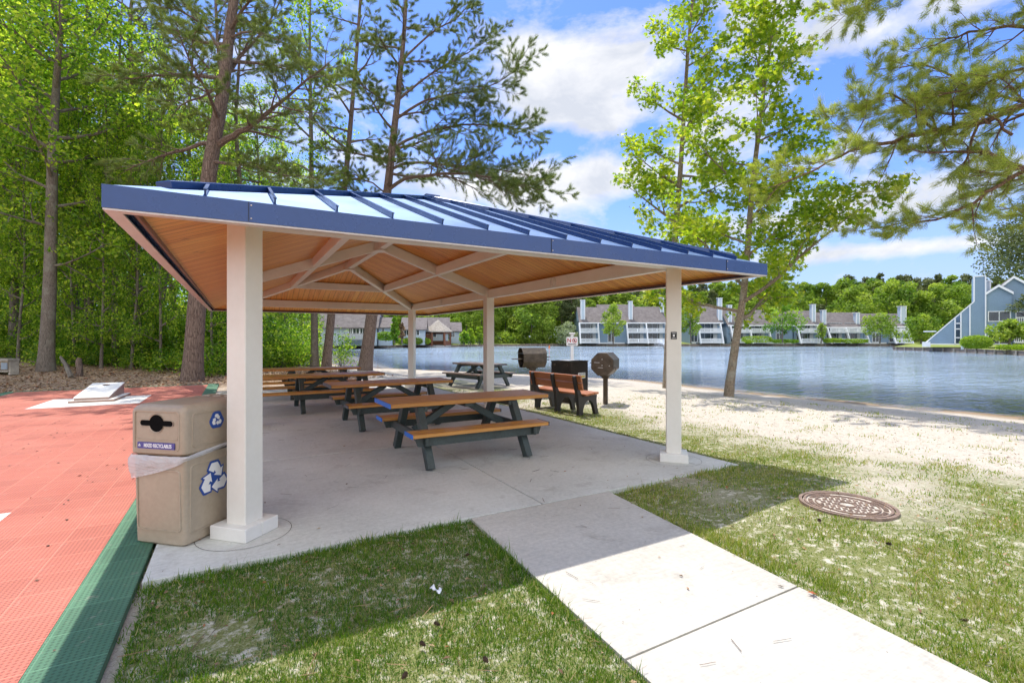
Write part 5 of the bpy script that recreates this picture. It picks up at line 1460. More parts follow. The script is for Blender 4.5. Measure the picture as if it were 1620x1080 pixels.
flat_litter('court_debris', 'tiny leaf bits lying on the red court tiles', 420, rect(-5.6, -.6, 1, 19), .03, 'twig_dark', 6, None, stretch=1.2)
TW = [(-.5,0,0), (.5,0,0), (.5,1,.002), (-.5,1,.002)]
flat_litter('twigs', 'thin fallen twigs and pine needles on the patio and walk', 210, rect(-.4, 5.2, 1.2, 12), .10, 'twig_dark', 7, None, .01, .05, (TW, [(0,1,2,3)]), 'twigs', 26)
flat_litter('needle_straw', 'brown pine straw lying in the lawn', 2600, rect(-.45, 9, .4, 8), .09, 'litter', 8, lambda x, y: ~(((x > 1.6) & (x < 3.25) & (y < 3.9)) | ((x < SLABX[1]) & (y > 3.8)))*1.0, .035, .12, (TW, [(0,1,2,3)]), 'pine straw', 34, (0, .75))
# ------------------------------------------------------------------ far bank
BK = [(-700,60),(-300,66),(200,72),(420,80),(500,86),(560,93),(640,101),(700,105),(760,117),(830,121),(920,119),(1050,116.5),(1180,116),(1330,117),(1400,117),(1475,118),(1700,119),(2300,122),(3600,130)]
mb = MB(); rowsm = [(1.0,-1.8),(1.0,.12),(1.012,.2),(1.04,.42),(1.1,.75),(1.3,1.1),(2.0,1.5),(6,1.5),(14,1.5)]
n = len(BK); vs = []
for m, z in rowsm:
    for px_, Z_ in BK:
        p = Q(px_, Z_*m); vs.append((p.x, p.y, z))
mb.add(vs, [(r*n+i, r*n+i+1, (r+1)*n+i+1, (r+1)*n+i) for r in range(len(rowsm)-1) for i in range(n-1)])
structure(mb.build('far_bank', 'bank_lawn', None, True))
PE = [(1413,80),(1470,72),(1540,63),(1620,53.5),(1760,43),(2100,34),(3000,26)]; PB = [(1450,100),(1480,112),(1560,118),(1700,118),(1900,118),(2300,118),(3400,110)]
mb = MB(); vs = []
prs = [(0,-1.8),(0,.10),(.06,.22),(.4,.32),(1,.5)]
for f, z in prs:
    for (a, b), (c, d) in zip(PE, PB):
        p, q = Q(a, b), Q(c, d); s = p.lerp(q, f); vs.append((s.x, s.y, z))
n = len(PE); mb.add(vs, [(r*n+i, r*n+i+1, (r+1)*n+i+1, (r+1)*n+i) for r in range(len(prs)-1) for i in range(n-1)])
structure(mb.build('headland', 'bank_lawn', None, True))
def bulkhead(label, pts, ztop, step, zb=-.75, postw=.22):
    r = thing('retaining_wall', label, 'retaining wall', (Q(*pts[0]).x, Q(*pts[0]).y, 0))
    mb = MB(); P = [Q(a, b-.22) for a, b in pts]
    for a, b in zip(P[:-1], P[1:]):
        for z0, z1 in ((zb, -.28), (-.27, -.03), (-.02, ztop)): mb.beam((a.x, a.y, (z0+z1)/2), (b.x, b.y, (z0+z1)/2), .14, z1-z0)
        mb.beam((a.x, a.y, ztop+.03), (b.x, b.y, ztop+.03), .30, .06)
    o = mb.build('planks', 'weathered_plank', r); o.location = -r.location
    k = 0
    for a, b in zip(P[:-1], P[1:]):
        L = (b-a).length; m = max(1, int(L/step)); u = (b-a)/L; nr = Vector((u.y, -u.x, 0))
        if nr.dot(-a) < 0: nr = -nr
        for j in range(m):
            if k >= 95: break
            q = a+u*(j+.5)*L/m+nr*.17; mb = MB(); mb.tube([(q.x, q.y, zb), (q.x, q.y, ztop+.02)], postw/2, 7); o = mb.build('post', 'grey_post', r); o.location = -r.location; k += 1
    return r
bulkhead('dark timber retaining wall below the lawn of the left bank up to the gazebo', BK[4:8], .16, 1.6)
bulkhead('dark timber retaining wall below the row of condominiums across the lake', BK[9:16], .16, 2.4)
bulkhead('timber retaining wall with pale posts edging the right headland lawn', PE[:5], .14, 2.0)
bulkhead('low stone coloured shore wall below the wood across the lake', BK[7:10], .05, 3.0)

def PXX(px_, Z_): return (px_-810)/F*Z_
class House:
    "local frame: x to the right, y away, z up; measures given in picture pixels at depth Z"
    def __init__(s, name, label, pxo, Z_, cat='building', turn=0.0, group=None, kx=1.0):
        s.Z = Z_; s.k = Z_/F; s.pxo = pxo; s.kx = kx; p = Q(pxo, Z_); s.r = thing(name, label, cat, (p.x, p.y, 0), -YAW+turn, group)
    def x(s, px_): return (px_-s.pxo)*s.k*s.kx
    def z(s, py_): return H+(HY-py_)*s.k
    def part(s, mb, name, mat=None, parent=None, label=None, smooth=False): return mb.build(name, mat, parent or s.r, smooth, label=label)
    def window(s, x0, x1, z0, z1, y, n=1, trim='house_trim', curtain=False):
        mb = MB(); w = .10
        for a, b, c, d in ((x0-w, x1+w, z1, z1+w), (x0-w, x1+w, z0-w, z0), (x0-w, x0, z0, z1), (x1, x1+w, z0, z1)): mb.box(((a+b)/2, y-.03, (c+d)/2), (b-a, .1, d-c))
        for k in range(1, n): xx = x0+(x1-x0)*k/n; mb.box((xx, y-.03, (z0+z1)/2), (.08, .09, z1-z0))
        f = s.part(mb, 'window', trim)
        mb = MB(); mb.box(((x0+x1)/2, y-.005, (z0+z1)/2), (x1-x0, .04, z1-z0)); s.part(mb, 'pane', 'glass_dark', f)
        if curtain:
            mb = MB(); cw = (x1-x0)*.2; mb.box((x1-cw/2, y-.035, (z0+z1)/2), (cw, .02, z1-z0)); s.part(mb, 'curtain', 'curtain', f)
        return f
    def chimney(s, px0, px1, pyt, zb, y, dpt=1.1, mat='siding_blue_pale'):
        x0, x1, zt = s.x(px0), s.x(px1), s.z(pyt)
        mb = MB(); mb.box(((x0+x1)/2, y, (zb+zt)/2), (x1-x0, dpt, zt-zb)); c = s.part(mb, 'chimney', mat)
        mb = MB()
        for xx in (x0, x1): mb.box((xx, y-dpt/2, (zb+zt)/2), (.16, .1, zt-zb))
        mb.box(((x0+x1)/2, y, zt+.06), (x1-x0+.3, dpt+.3, .12)); s.part(mb, 'trim', 'house_trim', c)
        mb = MB(); mb.box(((x0+x1)/2, y, zt+.25), (.4, .4, .3)); s.part(mb, 'flue', 'black', c)
    def balcony(s, x0, x1, z, out, rail=.95):
        mb = MB(); mb.box(((x0+x1)/2, -out/2, z-.1), (x1-x0, out, .2)); 
        for zz, hh_ in ((z+rail, .10), (z+.12, .08)): mb.box(((x0+x1)/2, -out, zz), (x1-x0, .1, hh_))
        nb = int((x1-x0)/.22)
        for k in range(nb+1): mb.box((x0+(x1-x0)*k/nb, -out, z+rail/2+.05), (.12, .05, rail-.1))
        for xx in (x0, (x0+x1)/2, x1): mb.box((xx, -out, z+rail/2), (.14, .14, rail+.1))
        return s.part(mb, 'balcony', 'house_trim')

def condo(label, px0, px1, segs, chims, Z_=117.5, yr=481, ye=507, yb=542, roof='shingle', blocks=None):
    h = House('condominium', label, (px0+px1)/2, Z_, group='condominiums across the lake'); x0, x1 = h.x(px0), h.x(px1); zr, ze, zb = h.z(yr), h.z(ye), .2
    dp = 10.5
    mb = MB(); mb.prism([(x0, zb), (x1, zb), (x1, ze-.05), (x0, ze-.05)], dp); h.part(mb, 'wall', 'siding_blue')
    mb = MB(); ym = (zr-ze)*1.0
    for bx0, bx1, dz in (blocks or [(px0, px1, 0)]):
        a, b = h.x(bx0)-.25, h.x(bx1)+.25; zz = zr+dz; y0 = -1.0; yk = ym+dz
        v = [(a, y0, ze-.5), (b, y0, ze-.5), (b, yk, zz), (a, yk, zz), (b, dp+.5, ze), (a, dp+.5, ze)]
        w = [(p[0], p[1], p[2]-.28) for p in v]
        mb.add(v+w, [(0,1,2,3), (3,2,4,5), (0,6,7,1), (6,9,8,7), (9,11,10,8), (5,4,10,11), (0,3,9,6), (3,5,11,9), (1,7,8,2), (2,8,10,4)], roof)
        mb.add([(a+.1, 0, ze-.1), (a+.1, yk, zz-.3), (a+.1, dp, ze-.1), (a+.14, 0, ze-.1), (a+.14, yk, zz-.3), (a+.14, dp, ze-.1)], [(0,1,2), (3,5,4)], 'siding_blue')
        mb.add([(b-.1, 0, ze-.1), (b-.1, yk, zz-.3), (b-.1, dp, ze-.1), (b-.14, 0, ze-.1), (b-.14, yk, zz-.3), (b-.14, dp, ze-.1)], [(0,1,2), (3,5,4)], 'siding_blue')
    h.part(mb, 'roof')
    mb = MB(); mb.box(((x0+x1)/2, -1.02, ze-.62), (x1-x0+.4, .12, .26)); h.part(mb, 'eave_board', 'house_trim')
    for sg_ in segs:
        a, b = h.x(sg_[1]), h.x(sg_[2])
        if sg_[0] == 'bay':
            nb = sg_[3] if len(sg_) > 3 else 1
            for k in range(nb+1):
                xx = a+(b-a)*k/nb; mb = MB()
                th = .28
                vv = [(xx-th/2, 0, ze-.5), (xx-th/2, -1.0, ze-.5), (xx-th/2, -2.9, .3), (xx-th/2, -2.4, .3), (xx-th/2, -.75, ze-1.2), (xx-th/2, 0, ze-1.2)]
                vv += [(xx+th/2, p[1], p[2]) for p in vv]
                mb.add(vv, [tuple(range(6)), tuple(range(11, 5, -1))]+[(i, (i+1) % 6, (i+1) % 6+6, i+6) for i in range(6)]); h.part(mb, 'slanted_post', 'house_trim')
            for k in range(nb):
                c, d = a+(b-a)*k/nb+.15, a+(b-a)*(k+1)/nb-.15
                h.balcony(c, d, .62, 2.75, .82); h.balcony(c, d, 3.05, 1.85, .82)
                for zz in (.75, 3.2): h.window(c+.3, d-.3, zz, zz+1.95, 0, 3, 'siding_grey', True)
                mb = MB(); mb.box(((c+d)/2, -.9, 2.82), (d-c, 1.7, .12)); h.part(mb, 'soffit', 'siding_grey')
        else:
            m = max(1, int((b-a)/3.2))
            for k in range(m):
                cx = a+(b-a)*(k+.5)/m; h.window(cx-.75, cx+.75, .75, 2.75, 0, 2); h.window(cx-.75, cx+.75, 3.2, 4.7, 0, 2)
            mb = MB(); mb.box(((a+b)/2, -.06, .4), (b-a, .12, .3)); h.part(mb, 'skirt_board', 'house_trim')
    for px_a, px_b, pyt, yy in chims: h.chimney(px_a, px_b, pyt, ze-.8, yy)
    return h.r
condo('grey-blue condominium with white balconies, leftmost across the lake, seen between shelter columns', 917, 1052, [('bay',916,945), ('win',946,988), ('bay',990,1051,2)], [(919,925,475,.4),(995,1000,477,.4),(1049,1054,470,2.5)], blocks=[(917,950,-.5),(950,1008,.2),(1008,1052,-.4)])
condo('grey-blue condominium with one white balcony bay just right of the front right column', 1095, 1140, [('win',1095,1101), ('bay',1102,1137)], [(1136,1141,472,.2)], yr=482)
condo('grey-blue condominium with a wide double bay behind the leaning sweetgum trunk', 1150, 1254, [('bay',1153,1212,2), ('win',1213,1253)], [(1152,1157,483,.4)], yr=489, ye=511)
condo('grey-blue condominium with a single bay below the low sweetgum crown', 1256, 1291, [('bay',1257,1289)], [(1284,1289,482,.3)], yr=490, ye=510)
condo('grey-blue condominium with a double bay and two chimneys behind long low hedges', 1292, 1366, [('win',1293,1303), ('bay',1305,1363,2)], [(1301,1306,491,.4),(1354,1359,495,.4)], yr=493, ye=514)
condo('grey-blue condominium at the right end of the row with a tall end chimney', 1367, 1431, [('win',1368,1402), ('bay',1404,1430)], [(1424,1432,485,.3)], yr=495, ye=513)

# right house: big slanted blue wing wall, chimney tower, two gables
h = House('lake_house', 'blue lake house with a sweeping slanted wall and chimney tower on the right headland', 1541, 66, turn=R_(-40), kx=.77)
def poly(pts): return [(h.x(a), h.z(b)) for a, b in pts]
mb = MB(); mb.prism(poly([(1464,543.5),(1512,503),(1512,543.5)]), 7.0); mb.prism(poly([(1521,543.5),(1521,494.5),(1534,483),(1534,543.5)]), 7.0); mb.prism(poly([(1535.5,543.5),(1535.5,482),(1541,477),(1541,438),(1558,438),(1558,543.5)]), 4.2)
mb.prism(poly([(1512,543.5),(1512,503),(1521,494.5),(1521,543.5)]), 5.0, None, Matrix.Translation((0, 1.2, 0)))
h.part(mb, 'wing_wall', 'siding_blue')
mb = MB()
for a, b in (((1463,544),(1541,477)), ((1541,477),(1541,437.5)), ((1541,437.5),(1558,437.5)), ((1558,437.5),(1558,545)), ((1534.7,483),(1534.7,544)), ((1512,503),(1512,546)), ((1521,494),(1521,546)), ((1463,544.5),(1558,544.5)), ((1512,520),(1521,520)), ((1512,534),(1521,534)), ((1512,511),(1521,511))):
    pa, pb = Vector((h.x(a[0]), -.03, h.z(a[1]))), Vector((h.x(b[0]), -.03, h.z(b[1]))); mb.beam(pa, pb, .14, .14, (0,1,0))
h.part(mb, 'white_trim', 'house_trim')
mb = MB(); mb.prism(poly([(1558.5,545),(1558.5,466),(1577,455),(1596,466),(1596,545)]), 8.0, 'siding_blue', Matrix.Translation((0,.25,0))); mb.prism(poly([(1578,545),(1578,458),(1599,443),(1624,458),(1700,458),(1700,545)]), 9.0, 'siding_blue', Matrix.Translation((0,.7,0)))
h.part(mb, 'gable_wall')
mb = MB()
for L_, yy, dd_ in ((((1557,467),(1577,454.5),(1598,467)), .0, 8.6), (((1575,460.5),(1599,442),(1628,460.5)), .45, 9.6)):
    for a, b in zip(L_[:-1], L_[1:]):
        pa, pb = (h.x(a[0]), h.z(a[1])), (h.x(b[0]), h.z(b[1])); mb.prism([pa, pb, (pb[0], pb[1]+.28), (pa[0], pa[1]+.28)], dd_, 'shingle', Matrix.Translation((0, yy, 0)))
        mb.prism([(pa[0], pa[1]-.1), (pb[0], pb[1]-.1), (pb[0], pb[1]+.24), (pa[0], pa[1]+.24)], .06, 'house_trim', Matrix.Translation((0, yy-.08, 0)))
h.part(mb, 'roof')
h.chimney(1558, 1571, 441, h.z(462), 6.0, 1.4)
h.window(h.x(1563), h.x(1593), h.z(508), h.z(494), .25, 2); h.window(h.x(1563), h.x(1593), h.z(543), h.z(526), .25, 2); h.window(h.x(1603), h.x(1617), h.z(511), h.z(495), .7, 1); h.window(h.x(1601), h.x(1622), h.z(543), h.z(524), .7, 2)
for (a, b, zz, yy) in ((1600,1680,515,-.9),(1598,1680,541,-1.2)):
    mb = MB(); xx0, xx1, z0 = h.x(a), h.x(b), h.z(zz)
    mb.box(((xx0+xx1)/2, (yy+.69)/2, z0), (xx1-xx0, .69-yy, .15)); mb.box(((xx0+xx1)/2, yy, z0+.95), (xx1-xx0, .1, .1))
    for k in range(int((xx1-xx0)/.16)): mb.box((xx0+k*.16, yy, z0+.5), (.05, .05, .9))
    h.part(mb, 'balcony', 'house_trim')
mb = MB(); mb.box((h.x(1466), -.3, h.z(545)), (.9, .5, .7)); mb.box((h.x(1472), 1.2, h.z(523.5)), (1.4, 1, .16)); h.part(mb, 'deck_corner', 'house_trim')

# cottages on the left bank
def cottage(label, px0, px1, Z_, yr, ye, yb, dp=7.0, wins=(), deck=None):
    h = House('cottage', label, (px0+px1)/2, Z_, turn=R_(8), group='cottages on the left bank'); x0, x1 = h.x(px0), h.x(px1); zr, ze, zb = h.z(yr), h.z(ye), .2
    mb = MB(); mb.prism([(x0, zb), (x1, zb), (x1, ze), (x0, ze)], dp)
    for xx in (x0, x1-.05): mb.add([(xx, 0, ze), (xx, dp/2, zr-.15), (xx, dp, ze), (xx+.05, 0, ze), (xx+.05, dp/2, zr-.15), (xx+.05, dp, ze)], [(0,1,2), (3,5,4), (0,3,4,1), (1,4,5,2)])
    h.part(mb, 'wall', 'siding_blue_pale')
    mb = MB(); a, b = x0-.4, x1+.4; sl_ = (zr-ze)/(dp/2); v = [(a, -.6, ze-.6*sl_*.6), (b, -.6, ze-.6*sl_*.6), (b, dp/2, zr), (a, dp/2, zr), (b, dp+.6, ze-.3), (a, dp+.6, ze-.3)]; w = [(p[0], p[1], p[2]-.22) for p in v]
    mb.add(v+w, [(0,1,2,3), (3,2,4,5), (0,6,7,1), (6,9,8,7), (9,11,10,8), (5,4,10,11), (0,3,9,6), (3,5,11,9), (1,7,8,2), (2,8,10,4)]); h.part(mb, 'roof', 'shingle')
    for a, b, c, d in wins: h.window(h.x(a), h.x(b), h.z(d), h.z(c), 0, 2)
    if deck:
        a, b, c = deck; mb = MB(); xx0, xx1 = h.x(a), h.x(b); z0 = h.z(c)
        mb.box(((xx0+xx1)/2, -1.4, z0), (xx1-xx0, 2.8, .2)); mb.box(((xx0+xx1)/2, -2.8, z0+1.0), (xx1-xx0, .12, .12))
        for k in range(int((xx1-xx0)/.25)+1): mb.box((xx0+k*.25, -2.8, z0+.5), (.17, .05, 1.0))
        for xx in (xx0+.2, xx1-.2): mb.box((xx, -2.6, z0/2), (.2, .2, z0))
        h.part(mb, 'deck', 'deck_grey')
    return h.r
cottage('long pale cottage with a broad grey roof and deck behind the leaning dark trunk', 480, 594, 88, 478, 515, 541, 9, ((552,556,518.5,529),(558,567,518.5,529),(569,576,518.5,529)), (546,578,536.5))
cottage('small pale porch wing with a low grey roof beside the long cottage', 599, 617, 90, 501, 515.5, 541, 5, ((604,608,519,531),))
cottage('pale cottage with a grey roof just left of the gazebo, behind the back column', 637, 672, 98, 501, 519, 541, 7, ((640,646,522,530),(655,663,522,530)))
cottage('pale cottage with a grey roof directly behind the gazebo', 675, 709, 108, 501, 522, 540, 7, ((680,690,525,533),))
cottage('smallest pale cottage at the right end of the left bank row', 711, 728, 112, 509, 522, 540, 6, ((714,719,525,533),))

# gazebo
gz_ = House('gazebo', 'hexagonal gazebo with a shaggy shake roof and red-brown posts at the water edge', 693, 103.5, 'gazebo'); rd = gz_.x(716)
mb = MB(); ze, zp = gz_.z(524), gz_.z(505.5); k6 = [(rd*math.cos(R_(60*k+10)), rd*math.sin(R_(60*k+10))) for k in range(6)]
mb.add([(x, y, ze) for x, y in k6]+[(0,0,zp)]+[(x, y, ze-.2) for x, y in k6], [(i, (i+1) % 6, 6) for i in range(6)]+[(i, i+7, (i+1) % 6+7, (i+1) % 6) for i in range(6)]+[(12,11,10,9,8,7)]); gz_.part(mb, 'roof', 'shake')
for x, y in k6:
    mb = MB(); mb.box((x*.84, y*.84, ze/2-.1), (.35, .35, ze-.1)); gz_.part(mb, 'post', 'brick_red')
mb = MB()
for i in range(6):
    a, b = Vector((*k6[i], 0))*.84, Vector((*k6[(i+1) % 6], 0))*.84
    if i == 4: continue
    mb.beam((a.x, a.y, .55), (b.x, b.y, .55), .12, .95); mb.beam((a.x, a.y, ze-.35), (b.x, b.y, ze-.35), .12, .4)
gz_.part(mb, 'railing', 'brick_red')
mb = MB(); mb.box((-rd*.62, -rd*.55, 1.3), (1.4, .2, 2.2)); gz_.part(mb, 'panel', 'brick_red')
mb = MB(); mb.tube([(0,0,-.8), (0,0,.08)], rd*.9, 12); gz_.part(mb, 'floor', 'deck_grey')

# ------------------------------------------------------------------ far vegetation
def far_variant(seed, h, w, t0, mat, n=2600, leaf=.55, lumps=16, conical=False, trunkr=.22, name='leafy_tree', group='trees across the lake'):
    rng = np.random.default_rng(seed); root = tree_thing(name, '', Vector((0,0,0)), group)
    mb = MB(); mb.tube([(0,0,-.3), (rng.normal()*.15, rng.normal()*.15, h*.5), (0, 0, h*.93)], [trunkr, trunkr*.7, .04], 6, cap=False)
    C, Rr = [], []
    for k in range(lumps):
        t = t0+(1-t0)*(k+.5)/lumps; pr = (1-t)*1.15+.08 if conical else math.sin(math.pi*min(1, .12+.88*((t-t0)/(1-t0))**.8))**.6
        a = k*2.4+rng.normal()*.4; rr = w*pr*(.35+.6*rng.random()); c = np.array([math.cos(a)*rr, math.sin(a)*rr, h*t]); C.append(c); Rr.append(w*(.28+.22*rng.random())*(.5+.6*pr))
        mb.tube([(0,0,max(.5, c[2]-rr*.7)), tuple(c*np.array([.5,.5,1])-np.array([0,0,.3*rr])), tuple(c)], [trunkr*.35, trunkr*.2, .02], 4, cap=False)
    mb.build('trunk', 'grey_bark' if 'pine' not in mat else 'pine_bark', root)
    ki = rng.integers(0, lumps, n); d = rng.normal(size=(n,3)); d /= np.linalg.norm(d, axis=1, keepdims=True)
    rad = np.array(Rr)[ki]*(.55+.5*rng.random(n)**.5); pos = np.array(C)[ki]+d*rad[:,None]*np.array([1,1,.72])
    rot = frames(rng.normal(size=(n,3))+d*.3, rng, d*.9+rng.normal(size=(n,3))*.5+np.array([0,0,.5]))
    tint = np.clip(.5+(rng.normal(size=lumps)*.16)[ki]+rng.normal(size=n)*.14, 0, 1)
    scatter('crown', LEAF_Q, LEAF_QF, pos, rot, leaf*(.6+.8*rng.random(n)), mat, root, tint); return root
FV = [far_variant(101, 17, 4.6, .12, 'far_leaf', 4200), far_variant(102, 15, 5.2, .10, 'far_leaf', 4200), far_variant(103, 19, 4.2, .15, 'far_leaf', 4200), far_variant(104, 21, 3.4, .38, 'far_pine', 3400, .5, 18, name='pine_tree'), far_variant(105, 20, 3.0, .3, 'far_pine', 3000, .5, 18, True, name='pine_tree')]
rng = random.Random(12); used = set()
def place(src, p, sc, rz, label):
    k = src.name
    if k not in used: used.add(k); o = src; o.location = p; o.rotation_euler = (0,0,rz); o.scale = sc if hasattr(sc, '__len__') else (sc,)*3
    else: o = copy_tree(src, None, p, rz, sc)
    o['label'] = label; return o
def farz(px_, Z_): return .9
FL = ['leafy green tree in the far wood behind the houses across the lake', 'dark pine in the far wood behind the houses across the lake']
for px_ in range(560, 1640, 17):
    left = px_ < 740; mid = 735 <= px_ < 915; right = px_ > 1340
    for row in range(3):
        Z_ = (128 if mid else 140) + row*15 + rng.uniform(-5, 5)
        top = 478-8*row if left else (452-10*row if mid else (462-6*row if not right else 455-7*row))
        if row == 0 and not mid: top += 16
        top += rng.uniform(-9, 9)
        q = px_+rng.uniform(-9, 9); hgt = H+(HY-top)/F*Z_-1
        k = rng.choice([0,1,2,0,1,2,3] if row < 2 else [0,2,3,4,3]); src = FV[k]; base = {0:17,1:15,2:19,3:21,4:20}[k]; s = hgt/base
        place(src, tuple(Q(q, Z_, .9)), (max(s, .75)*rng.uniform(.95,1.2),)*2+(s,), rng.uniform(0, 6), FL[1] if k > 2 else FL[0])
# undergrowth along the far wood shore
SH = [shrub_variant(111, 3.0, 2.4, 'far_leaf', .38, 70, 'shrub', 'shrub', 'shrubs on the far shore', 10)]
for i, px_ in enumerate(range(742, 912, 11)):
    place(SH[0], tuple(Q(px_+rng.uniform(-3,3), 123.5+rng.uniform(-1,2), .2)), rng.uniform(.6, 1.3), rng.uniform(0,6), 'low shrub at the foot of the far wood beyond the water')
# single trees and bushes that stand out
def small_tree(seed, px_, Z_, ytop, ybase, wpx, label, mat='far_leaf', t0=.25, n=2200, leaf=.4, name='leafy_tree', z=None, lumps=14):
    k = Z_/F; h_ = (ybase-ytop)*k; o = far_variant(seed, h_, wpx*k/2*.85, t0, mat, n, leaf, lumps, trunkr=.16, name=name, group='garden trees across the lake'); zz = H+(HY-ybase)*k if z is None else z
    o.location = tuple(Q(px_, Z_, zz)); o['label'] = label; return o
small_tree(121, 970, 111, 484, 543, 44, 'bright round tree in front of the leftmost condominium')
small_tree(122, 1093, 111, 480, 541, 42, 'dark green tree behind the front right column, left of the single bay condominium', 'far_leaf')
small_tree(123, 1238, 110, 484, 540, 66, 'dark spreading tree under the low sweetgum crown before the condominiums', 'shrub_leaf', .3)
small_tree(124, 1392, 109, 499, 541, 66, 'pale green spreading tree before the rightmost condominium', 'far_leaf', .3)
small_tree(125, 1457, 100, 500, 541, 62, 'bright rounded tree beside the slanted wall of the lake house', 'far_leaf', .12, 2600)
small_tree(126, 1597, 58, 508, 551, 48, 'small ornamental tree with a forked trunk on the headland lawn', 'far_leaf', .35, 2600, .28)
small_tree(127, 1299, 112, 512, 541, 16, 'small young tree by the double bay condominium', 'far_leaf', .25, 700, .35)
small_tree(128, 1675, 84, 310, 548, 190, 'tall pine rising behind the blue lake house', 'far_pine', .48, 20000, .40, 'pine_tree', .4, 40)
small_tree(129, 1634, 62, 466, 548, 60, 'low pine with one flat bough in front of the lake house gable', 'far_pine', .72, 900, .26, 'pine_tree', .3, 7)
small_tree(130, 624, 84, 503, 540, 15, 'dark narrow evergreen by the small porch wing', 'shrub_leaf', .05, 1200, .3, 'evergreen_tree')
small_tree(131, 636, 86, 512, 541, 10, 'reddish young tree left of the back column', 'litter', .2, 400, .3)
small_tree(132, 897, 117, 511, 543, 40, 'pale silvery flowering bush at the left end of the condominiums', 'silver_leaf', .03, 1800, .4, 'shrub')
for i, px_ in enumerate((1408, 1440, 1478, 1515, 1350)):
    small_tree(140+i, px_, 131, 447+i*2 % 9, 541, 78, 'broad bright tree above the roofs at the right end of the condominium row', 'far_leaf', .1, 4200, .6)
for i, (a, b, Z_, y0, y1, mt) in enumerate(((728,740,103,524,543,'shrub_leaf'),(738,751,108,521,543,'hedge_leaf'),(752,766,110,518,543,'hedge_leaf'))):
    small_tree(150+i, (a+b)/2, Z_, y0, y1, b-a+4, ('dark rounded bush right of the gazebo','light green rounded bush second from the gazebo','light green rounded bush third from the gazebo')[i], mt, .05, 900, .35, 'shrub')
def hedge(label, px0, px1, Z_, y0, y1, depth=1.6, mat='hedge_leaf', n=2200, leaf=.2, name='hedge', square=.75):
    k = Z_/F; w, h_ = (px1-px0)*k, (y1-y0)*k; rg = np.random.default_rng(int(px0)); root = thing(name, label, 'hedge' if name == 'hedge' else 'shrub', tuple(Q((px0+px1)/2, Z_, H+(HY-y1)*k)), -YAW, 'clipped hedges and bushes on the banks')
    mb = MB(); mb.tube([(0,0,-.3), (0,0,h_*.6)], .08, 5); mb.build('stems', 'grey_bark', root)
    d = rg.normal(size=(n,3)); pn = 2.3 if square >= 1 else 5.0; q = d/(np.abs(d)**pn).sum(1, keepdims=True)**(1/pn); rr = .82+.2*rg.random(n)
    pos = q*rr[:,None]*np.array([w/2, depth/2, h_/2])+np.array([0,0,h_/2]); pos[:,2] = np.maximum(.05, pos[:,2])
    nrm = q/np.linalg.norm(q, axis=1, keepdims=True); rot = frames(rg.normal(size=(n,3)), rg, nrm+rg.normal(size=(n,3))*.6)
    scatter('foliage', LEAF_Q, LEAF_QF, pos, rot, leaf*(.6+.8*rg.random(n)), mat, root, np.clip(rg.normal(.5,.2,n), 0, 1)); return root
hedge('clipped rounded bush on the headland lawn before the chimney tower', 1526, 1563, 57, 531, 551, 2.6, n=6500, leaf=.13, name='shrub', square=1.0)
hedge('long clipped hedge before the double bay condominium behind the leaning trunk', 1174, 1221, 112, 532, 541, 1.5)
hedge('low long hedge on the lawn left of the pale spreading tree', 1332, 1372, 112, 536.5, 542, 1.5)
hedge('low flowering hedge on the lawn below two chimneys', 1304, 1332, 112, 535.5, 541.5, 1.5)
hedge('low loose green border plants right of the long clipped hedge', 1222, 1262, 112.5, 537, 542, 1.5, 'shrub_leaf')
hedge('clipped green hedge by the porch wing on the left bank', 599, 622, 86, 525.5, 538, 1.6, 'shrub_leaf')
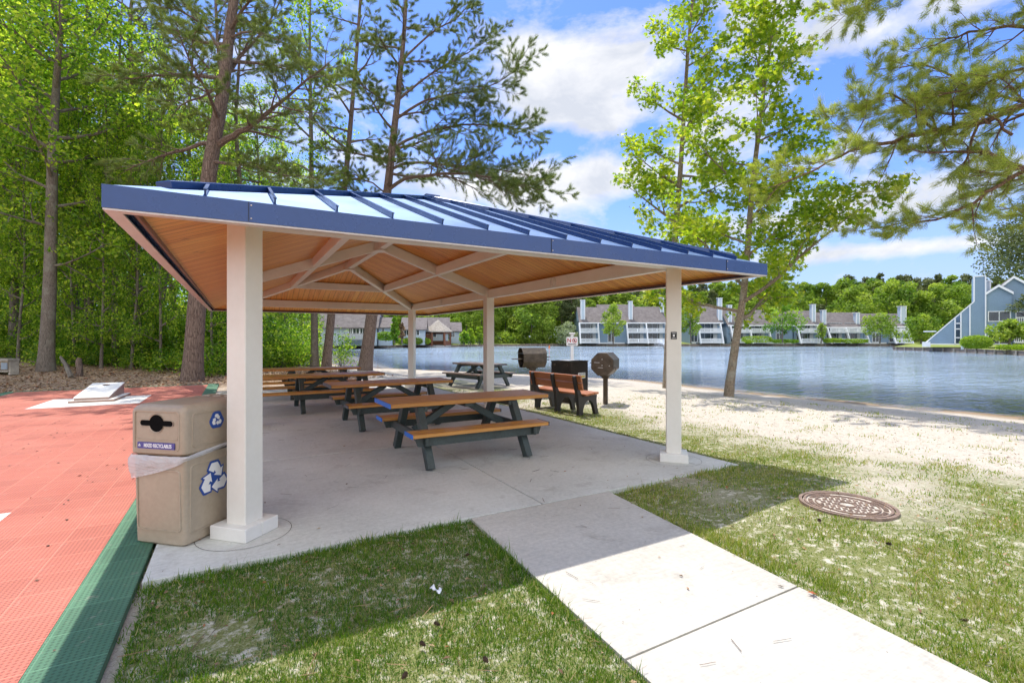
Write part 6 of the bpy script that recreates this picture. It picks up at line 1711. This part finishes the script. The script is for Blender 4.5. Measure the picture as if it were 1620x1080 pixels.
for i, (a, b, y0) in enumerate(((604,617,536),(615,630,534.5),(627,640,535),(639,652,534.5),(655,668,534.5),(667,681,535))):
    hedge(('yellow-green mound shrub first from the left along the left bank wall','yellow-green mound shrub second from the left along the left bank wall','yellow-green mound shrub third from the left along the left bank wall','yellow-green mound shrub just left of the back column','yellow-green mound shrub just right of the back column','yellow-green mound shrub beside the gazebo')[i], a, b, 94+i, y0, 544, 1.4, n=700, leaf=.22, name='shrub', square=1.0)
for i, (a, b) in enumerate(((737,746),(745,754),(754,764))):
    hedge(('whitish rounded bush at the shore, nearest the gazebo','whitish rounded bush at the shore, middle of three','whitish rounded bush at the shore, farthest from the gazebo')[i], a, b, 108+i*2, 537, 543.5, 1.2, 'silver_leaf', 500, .2, 'shrub', 1.0)
hedge('small pale round shrub left of the long clipped hedge', 1178, 1190, 110.5, 538, 543, 1.2, n=500, name='shrub', square=1.0)
hedge('bright flower border plants at the right end of the headland lawn', 1584, 1650, 56, 546, 552, 2.0, n=2600, leaf=.16, name='shrub')
# white utility post on the headland
pw = thing('utility_post', 'white utility pedestal standing on the headland lawn left of the clipped bush', 'post', tuple(Q(1522.5, 59, .2)))
mb = MB(); mb.box((0,0,.45), (.22,.22,.9), None, .02); mb.build('post', 'house_trim', pw); mb = MB(); mb.box((0,0,.98), (.42,.34,.3), None, .03); mb.build('cap', 'house_trim', pw)
# fountain in the lake
fo = thing('fountain', 'white fountain spray in the lake in front of the leftmost condominium', 'fountain', tuple(Q(1052, 98, WL)))
rg = np.random.default_rng(4); N = 2600; a = rg.uniform(0, 6.283, N); t_ = rg.random(N); v = .5+.5*rg.random(N)
rr = t_*2.6*v; zz = 4*1.6*v*t_*(1-t_)*1.05+.05; pos = np.stack([np.cos(a)*rr, np.sin(a)*rr, zz], 1)
scatter('spray', LEAF_Q, LEAF_QF, pos, frames(rg.normal(size=(N,3)), rg), .10*(.5+rg.random(N)), 'spray', fo, rg.random(N))
mb = MB(); mb.tube([(0,0,-.15), (0,0,.1)], .4, 10); mb.build('float', 'black', fo)
# orange buoy
bu = MB(); bu.tube([(0,0,-.25), (0,0,.1), (0,0,.55)], [.16,.2,.05], 9); bo_ = bu.build('buoy', 'buoy_orange', None, True); bo_.location = tuple(Q(869, 95, WL)); tag(bo_, 'small orange buoy floating on the lake left of the NO sign', 'buoy')
